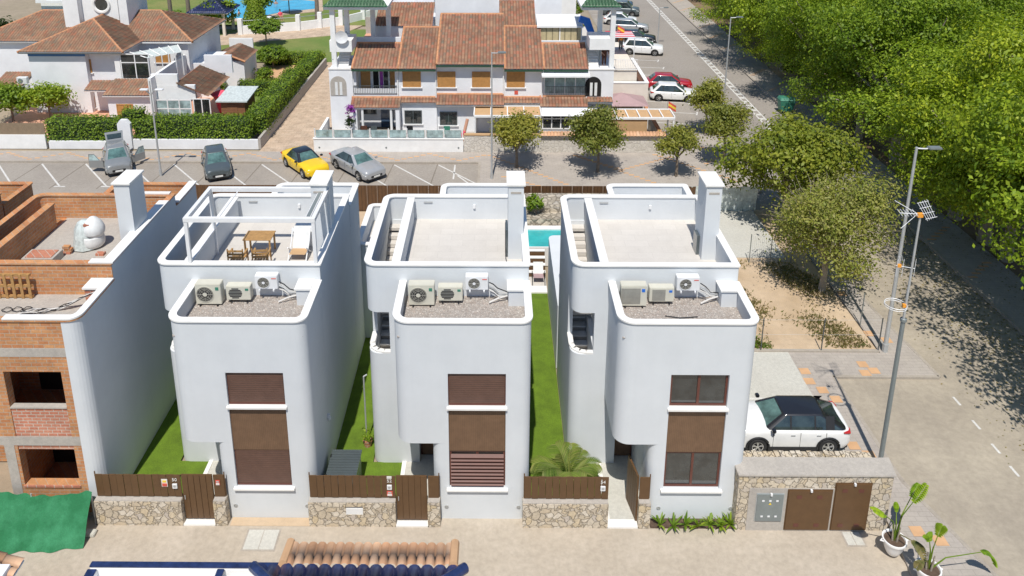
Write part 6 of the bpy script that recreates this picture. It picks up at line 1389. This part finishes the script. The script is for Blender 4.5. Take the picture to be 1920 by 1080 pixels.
# garden of the villa: walls, hedges, shed
sheet('villa_patio', -40, -19.5, 55, 68, .03, 'peach'); sheet('villa_garden', -22.5, -19.0, 62, 84, .04, 'lawn')
w = thing('garden_wall', 'low weathered white wall under the long street hedge', 'wall', (-25, 54.2, 0))
m = MB(); m.box(-26.9, -17.6, 54.0, 54.2, 0, .75, 'whiteB'); m.prism([(-17.6, 54.0), (-17.4, 54.0), (-17.1, 76), (-17.3, 76)], 0, .9, 'cement'); m.box(-33.2, -28.0, 54.0, 54.2, 0, .6, 'whiteB'); m.build('wall', w, smooth=0)
m = MB(); m.box(-27.9, -26.95, 53.95, 54.25, 0, 1.9, 'whiteB'); m.prism([(-27.9, 0), (-26.95, 0), (-26.95, .1), (-27.2, .4), (-27.65, .4), (-27.9, .1)], 0, .3, 'whiteB')
for i_, v in enumerate(m.v[-12:]): m.v[len(m.v)-12+i_] = (v[0], 53.95+v[2], 1.9+v[1])
m.build('gatepost', w, smooth=0)
hedge('long clipped hedge along the street, left of the gate arch', -33.4, -27.9, 54.2, 55.6, .5, 2.1); hedge('long clipped hedge along the street, right of the gate arch', -26.9, -18.2, 54.2, 55.7, .6, 2.2)
hedge('domed hedge arch over the garden gate', -27.9, -26.4, 54.6, 55.7, 1.4, 2.7, jit=.12)
hedge('tall clipped hedge running back beside the paved alley', -18.9, -17.4, 55.7, 68, .6, 2.3); hedge('clipped hedge round the pool garden beside the alley', -18.7, -17.5, 70, 75.5, .6, 1.8)
hedge('low hedge across the garden between villa and lawn', -23.5, -17.6, 76.3, 77.5, 0, 1.2); hedge('hedge behind the wooden shed', -23, -19, 66.3, 67.5, 0, 1.3)
wf = thing('reed_fence', 'brown reed fence on a white wall at the left end of the street', 'fence', (-37, 54.1, 0)); m = MB(); m.box(-60, -33.4, 54.0, 54.2, 0, 1.1, 'white'); m.build('base_wall', wf); m = MB(); m.box(-60, -33.4, 54.08, 54.12, 1.1, 2.0, 'reed'); m.build('reed_panel', wf, smooth=0)
c = (-20.7, 59.3, 0); t = thing('garden_shed', 'brown boarded shed with pale flat roof beside the hedge', 'shed', c)
m = MB(); m.box(-21.8, -19.9, 58.6, 61.2, 0, 2.15, 'shed'); m.build('walls', t, smooth=0); m = MB(); m.add([(-22.1, 58.3, 2.2), (-19.6, 58.3, 2.2), (-19.6, 61.5, 2.45), (-22.1, 61.5, 2.45), (-22.1, 58.3, 2.3), (-19.6, 58.3, 2.3), (-19.6, 61.5, 2.55), (-22.1, 61.5, 2.55)], [(0, 1, 2, 3), (4, 5, 6, 7), (0, 1, 5, 4), (1, 2, 6, 5), (2, 3, 7, 6), (3, 0, 4, 7)], 'film'); m.build('roof', t, smooth=0); m = MB(); m.box(-21.3, -20.5, 58.57, 58.6, .1, 1.9, 'shed'); m.build('door', t, smooth=0)
c = (-22.8, 61.5, 0); t = thing('garden_parasol', 'closed pink parasol with draped fabric beside the shed', 'parasol', c); m = MB(); m.lathe([(.12, 0), (.35, .6), (.5, 1.5), (.85, 1.9), (.1, 2.2)], 'pink', c, 9); m.build('canvas', t); m = MB(); m.tube(c, (c[0], c[1], 2.3), .03, 'acwhite'); m.lathe([(0, 0), (.3, 0), (.3, .08), (0, .1)], 'cement', c, 12); m.build('pole', t)
def bush(px, py, label, r, h, k='leafH', n=1800, size=.18, flat=.85, nm='bush', z=0, trunk=False, cat='bush'):
    x, y, _ = G(px, py, z); t = thing(nm, label, cat, (x, y, z), local=True); B = [(0, 0, h, r, r, r*flat)]+[(r*.5*math.cos(a), r*.5*math.sin(a), h, r*.6, r*.6, r*flat*.7) for a in (0, 2, 4)]
    C, D = crown_points(B, n, per=8, spread=.1, inner=.12); o = bpy.data.objects.new('foliage' if not trunk else 'crown', leaves('foliage', C, D, size, k, .65)); COL.objects.link(o); o.parent = t
    m = MB(); m.lathe([(0, -r*flat*.85), (r*.6, -r*flat*.55), (r*.82, 0), (r*.6, r*flat*.55), (0, r*flat*.8)], 'core', (0, 0, h), 12); m.build('dark_core', t, sub=0); m = MB(); m.tube((0, 0, -.05), (0, 0, h), .08, 'bark'); m.build('trunk', t); return t  # solid filler inside the leaves, inner shade put into its dark colour
bush(500, 86, 'flat topped clipped tree on a bare trunk beside the pool wall', 1.7, 2.3, 'leafH', 3600, .2, .5, 'topiary_tree', trunk=True, cat='topiary')
bush(513, 128, 'yellow topped clipped dome bush in front of the lawn', 1.45, 1.5, 'leafY', 2800, .2, .62, 'topiary_bush', cat='topiary')
bush(497, 152, 'small round bright ball bush in the gravel garden', .75, .7, 'leafY', 1200, .16, .9, 'ball_bush'); bush(455, 150, 'leafy bush between the shed and the topiary dome', 1.1, .9, 'leafH', 1800); bush(420, 148, 'dark bush against the villa side wall', 1.0, .9, 'leafB', 1500); bush(405, 170, 'mixed shrub at the foot of the villa side terrace', .9, .7, 'leafH', 1300)
x, y, _ = G(480, 52); t = thing('cypress_tree', 'cone shaped clipped conifer beside the pool', 'tree', (x, y, 0), local=True); n_ = 3800; hh = rng.random(n_)**.8*4.6; a = rng.uniform(0, 6.28, n_); rr_ = 1.75*(1-hh/4.75); C = np.stack([rr_*np.cos(a), rr_*np.sin(a), hh+.2], 1)+rng.normal(size=(n_, 3))*.06; D = np.stack([np.cos(a), np.sin(a), np.full(n_, .5)], 1)+rng.normal(size=(n_, 3))*.4
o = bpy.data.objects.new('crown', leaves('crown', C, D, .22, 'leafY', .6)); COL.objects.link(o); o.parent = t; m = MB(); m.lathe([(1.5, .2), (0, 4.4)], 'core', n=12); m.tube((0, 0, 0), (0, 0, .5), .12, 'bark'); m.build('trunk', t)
for px, py, lb, s_ in ((25, 228, 'leafy citrus tree by the villa wall, at the left edge', 1.6), (95, 225, 'leafy citrus tree by the villa wall, right of its twin', 1.7)):
    x, y, _ = G(px, py); tree('citrus_tree', lb, (x, y, 0), s_, 2.1, 3400, .26, 'leafY' if px > 50 else 'leafH', .09, flat=.8, seed=px, nb=7)
# alley, lawn, pool and pavilion behind
sheet('paved_alley', -17.4, -13.1, 53.4, 77.5, .05, 'paverpink', .04); sheet('gravel_garden', -23.5, -17.6, 69, 76.3, .06, 'orange'); sheet('lawn', -80, -13.1, 77.5, 92, .055, 'lawn'); 
m = MB(); P = [G(390, 88), G(640, 66), G(700, 40), G(640, 45), G(455, 60), G(370, 75)]; m.prism([p[:2] for p in P], 0, .08, 'paverpink'); struct(m, 'pool_path', smooth=0)
sheet('pool_lawn', -60, -6, 94, 140, .1, 'lawn', .06)
m = MB(); P = [G(*p, .2) for p in ((385, 36), (462, 40), (530, 27), (606, 20), (604, -6), (400, -12))]; m.prism([p[:2] for p in P], .1, .2, 'paverpink'); struct(m, 'pool_surround', smooth=0)
m = MB(); P = [G(*p, .25) for p in ((398, 30), (462, 35), (530, 22), (597, 15), (597, 3), (500, -8), (405, -8))]; m.prism([p[:2] for p in P], .15, .25, 'pool'); struct(m, 'pool_water', smooth=0)
w = thing('pool_wall', 'white balustrade wall with square piers round the blue pool', 'wall', G(550, 45), group=None)
pp = [G(452, 66), G(560, 58), G(640, 48), G(720, 28)]
for a, b in zip(pp, pp[1:]):
    a, b = Vector(a), Vector(b); d_ = (b-a).normalized(); n2 = Vector((-d_.y, d_.x, 0))*.12; m = MB(); m.prism([tuple((a-n2)[:2]), tuple((b-n2)[:2]), tuple((b+n2)[:2]), tuple((a+n2)[:2])], 0, 1.1, 'white'); m.build('wall', w, smooth=0)
    k = 2 if (b-a).length > 5 else 1
    for i in range(k): p = a.lerp(b, i/k); m = MB(); m.box(p.x-.25, p.x+.25, p.y-.25, p.y+.25, 0, 2.0, 'white'); m.build('pier', w, smooth=0)
    m = MB(); m.tube(a+Vector((0, 0, 1.7)), b+Vector((0, 0, 1.7)), .04, 'grey', n=4); m.build('rail', w)
x, y, _ = G(543, 28); t = thing('straw_parasol', 'straw parasol on a post between lawn and pool', 'parasol', (x, y, 0)); m = MB(); m.lathe([(1.35, 2.2), (.7, 2.5), (0, 2.75)], 'reed', (x, y, 0), 14); m.build('straw_roof', t); m = MB(); m.tube((x, y, 0), (x, y, 2.6), .07, 'bark'); m.build('pole', t)
x, y, _ = G(405, 62); t = thing('pool_pavilion', 'open pavilion with a dark blue pyramid roof beside the pool', 'pavilion', (x, y, 0))
for dx, dy in ((-1.6, -1.6), (1.6, -1.6), (1.6, 1.6), (-1.6, 1.6)): m = MB(); m.box(x+dx-.15, x+dx+.15, y+dy-.15, y+dy+.15, 0, 2.9, 'cream'); m.build('column', t, smooth=0)
for i in range(4):
    q4 = [(x-2.4, y-2.4, 2.9), (x+2.4, y-2.4, 2.9), (x+2.4, y+2.4, 2.9), (x-2.4, y+2.4, 2.9)]; tile_sheet([q4[i], q4[(i+1) % 4], (x, y, 4.3)], 'tileb', 'roof', t, slab=.1)
for px, py, lb in ((595, 55, 'slim tree trunk rising beside the stair tower columns'), (356, 62, 'slim palm trunk behind the villa roof'), (322, 60, 'second slim palm trunk behind the villa roof')):
    x, y, _ = G(px, py-5); m = MB(); m.path([(x, y, 0), (x+.1, y, 3), (x+.05, y, 7.5)], [.3, .24, .2], 'bark', 10); single(m, 'palm_tree', lb, 'palm', (x, y, 0), smooth=60)
# far left greenery and house
hb = thing('far_house', 'white house with blue shutters behind the greenery at the top left', 'house', (-48, 88, 0)); MB().box(-50, -41, 84, 90, 0, 5, 'white').build('wall', hb); 
for x in (-49, -46.5, -44): window(hb, x, 84, 2.6, 1.3, 1.6, 'dark')
m = MB(); m.box(-50.2, -40.8, 83.4, 83.6, 5, 5.3, 'white'); m.build('balcony_beam', hb)
for i, (x, y, r_) in enumerate(((-52, 78, 3), (-48, 76, 2.4), (-44.5, 77.5, 2.2), (-41.5, 80, 2.4), (-38.5, 79, 2.0), (-36, 82, 2.4), (-33, 90, 2), (-30, 96, 2))):
    tree('garden_tree', 'round leafy garden tree behind the villa roof, %s' % ('at the far left edge', 'second from the left edge', 'beneath the far house windows', 'right of the far house', 'left of the round window tower', 'hidden partly by the tower', 'beyond the tower', 'nearest the pavilion')[i], (x, y, 0), r_, 2.6, 2600, .36, ('leafB', 'leafH', 'leafH', 'leafY', 'leafH', 'leafH', 'leafY', 'leafH')[i], .15, flat=.8, seed=100+i, nb=7, group='garden trees behind the villa')
for i, x in enumerate((-24, -19, -9, -5, 2, 8)):
    tree('hedge_tree', 'low green tree beyond the pool and flats, %s' % ('leftmost', 'beside the pool', 'behind the left tower', 'behind the white roof block', 'behind the middle roofs', 'beside the far car row')[i], (x, (118, 118, 112, 108, 110, 90)[i], 0), 2.6, 2.2, 2200, .38, 'leafH', .15, flat=.7, seed=140+i, nb=7, group='low trees beyond the flats')
fb = thing('far_white_block', 'low white flats beyond the orange roofs, cut by the top edge', 'building', (-3, 90, 0)); MB().box(-10, 9, 86, 96, 0, 6.4, 'white').build('wall', fb)
for i in range(6): window(fb, -8.5+i*3, 86, 3.4, 1.3, 1.3, 'dark')
m = MB(); m.box(-10.2, 9.2, 85.6, 85.9, 6.2, 6.6, 'white'); m.build('parapet', fb)
x, y = 7.2, 58; m = MB()
# yard furniture seen over the glass
def tinychair(c, k, label): 
    t = thing('yard_chair', label, 'chair', c, local=True); m = MB(); m.box(-.24, .24, -.24, .24, .4, .44, k); m.build('seat', t); m = MB(); m.box(-.24, .24, .2, .24, .44, .9, k); m.build('backrest', t)
    for sx in (-.2, .2):
        for sy in (-.2, .2): m = MB(); m.tube((sx, sy, 0), (sx, sy, .4), .02, k); m.build('leg', t)
for px, k, lb in ((688, 'matbrown', 'dark chair behind the glass near the arched doorway'), (706, 'car_graphite', 'grey chair next to the arched doorway'), (772, 'black', 'black chair under the left dark window'), (840, 'greenp', 'green chair under the right dark window')): x, y, _ = G(px, 246, .3); tinychair((x, 55.6, .3), k, lb)
x, y, _ = G(648, 240, .3); t = thing('flowering_plant', 'purple flowering climber at the corner of the first porch', 'plant', (-11.1, 56.3, .3), local=True)
for nm, k, z_ in (('blossom', 'purple', 1.9), ('foliage', 'leafB', 1.0)): C, D = crown_points([(0, 0, z_, .3, .25, .5)], 300, spread=.1); o = bpy.data.objects.new(nm, leaves(nm, C, D, .16, k)); COL.objects.link(o); o.parent = t
x, y, _ = G(870, 238, .3); t = thing('folded_parasol', 'orange and pink folded beach parasols leaning by the middle porch', 'parasol', (-2.4, 55, .3)); m = MB(); m.tube((-2.5, 55, .3), (-2.1, 55.2, 2.0), .12, 'peach'); m.build('canvas', t); m = MB(); m.tube((-2.9, 55, .3), (-2.3, 55, 1.1), .1, 'pink'); m.build('cover', t)

# ------------------------------------------------------------------ roofs at the bottom edge of the picture
B = thing('near_house', 'house at the bottom edge with terracotta and blue glazed roof tiles', 'house', (-2, 10, 0))
a, b = OY(478, 1068, 12.95), OY(868, 1068, 12.95); zb_ = a[2]
abox('wall', a[0]+.2, b[0]-.2, 6, 12.9, 0, zb_-.3, 'cream', par=B)
c0, c1 = OY(545, 1023, 13.6), OY(853, 1021, 13.6); zn = OY(545, 1062, 12.98)[2]
tile_sheet([(c0[0], 13.6, c0[2]), (c1[0], 13.6, c0[2]), (c1[0], 12.98, zn), (c0[0], 12.98, zn)], 'tilet', 'roof', B, tw=.2, hgt=.065, ridges=())
m = MB(); m.tube((c0[0], 13.65, c0[2]+.05), (c0[0], 12.98, zn+.05), .1, 'orange'); m.build('verge_tile', B); m = MB(); m.tube((c1[0], 13.65, c0[2]+.05), (c1[0], 12.98, zn+.05), .1, 'orange'); m.build('verge_tile', B)
tile_sheet([(a[0], 12.95, zb_+.02), (b[0], 12.95, zb_+.02), (b[0]-2.6, 10.4, zb_+.75), (a[0]+2.6, 10.4, zb_+.75)], 'tileb', 'roof', B, tw=.27, hgt=.085)
m = MB(); m.tube((a[0]-.05, 13.0, zb_+.03), (a[0]+2.6, 10.4, zb_+.8), .11, 'blueglaze', n=10); m.build('hip_tile', B); m = MB(); m.tube((b[0]+.05, 13.0, zb_+.03), (b[0]-2.6, 10.4, zb_+.8), .11, 'blueglaze', n=10); m.build('hip_tile', B)
p, q_ = OY(174, 1053, 14.0), OY(545, 1047, 14.0); z = p[2]
m = MB(); m.box(p[0], q_[0], 13.85, 14.0, 0, z-.05, 'white'); m.box(p[0], p[0]+.15, 8, 13.85, 0, z-.05, 'white'); m.build('terrace_wall', B)
m = MB(); m.box(p[0]-.03, q_[0], 13.88, 14.02, z-.04, z, 'blueglaze'); m.box(p[0]-.03, p[0]+.18, 9, 13.82, z-.045, z, 'blueglaze'); xx = OY(405, 1050, 13.8)[0]; m.box(xx, xx+.16, 9, 13.82, z-.045, z+.03, 'blueglaze'); m.build('blue_coping', B, bev=.01)
m = MB(); m.box(p[0]+.15, xx, 8, 13.85, z-1.0, z-.5, 'white'); m.box(xx, a[0], 8, 13.85, z-1.0, z-.25, 'cream'); m.build('terrace_floor', B)
t = thing('near_roof_corner', 'grey wall corner with terracotta edge tiles at the lower left', 'house', (-9, 12, 0)); x1 = OY(38, 1040, 13)[0]; z = OY(38, 1035, 13)[2]
abox('wall', x1-3, x1-.1, 8, 12.8, 0, z-.1, 'whiteB', par=t); tile_sheet([(x1, 13.1, z-.3), (x1, 9, z-.3), (x1-1.4, 9, z+.25), (x1-1.4, 13.1, z+.25)], 'tilet', 'roof', t, slab=.1)
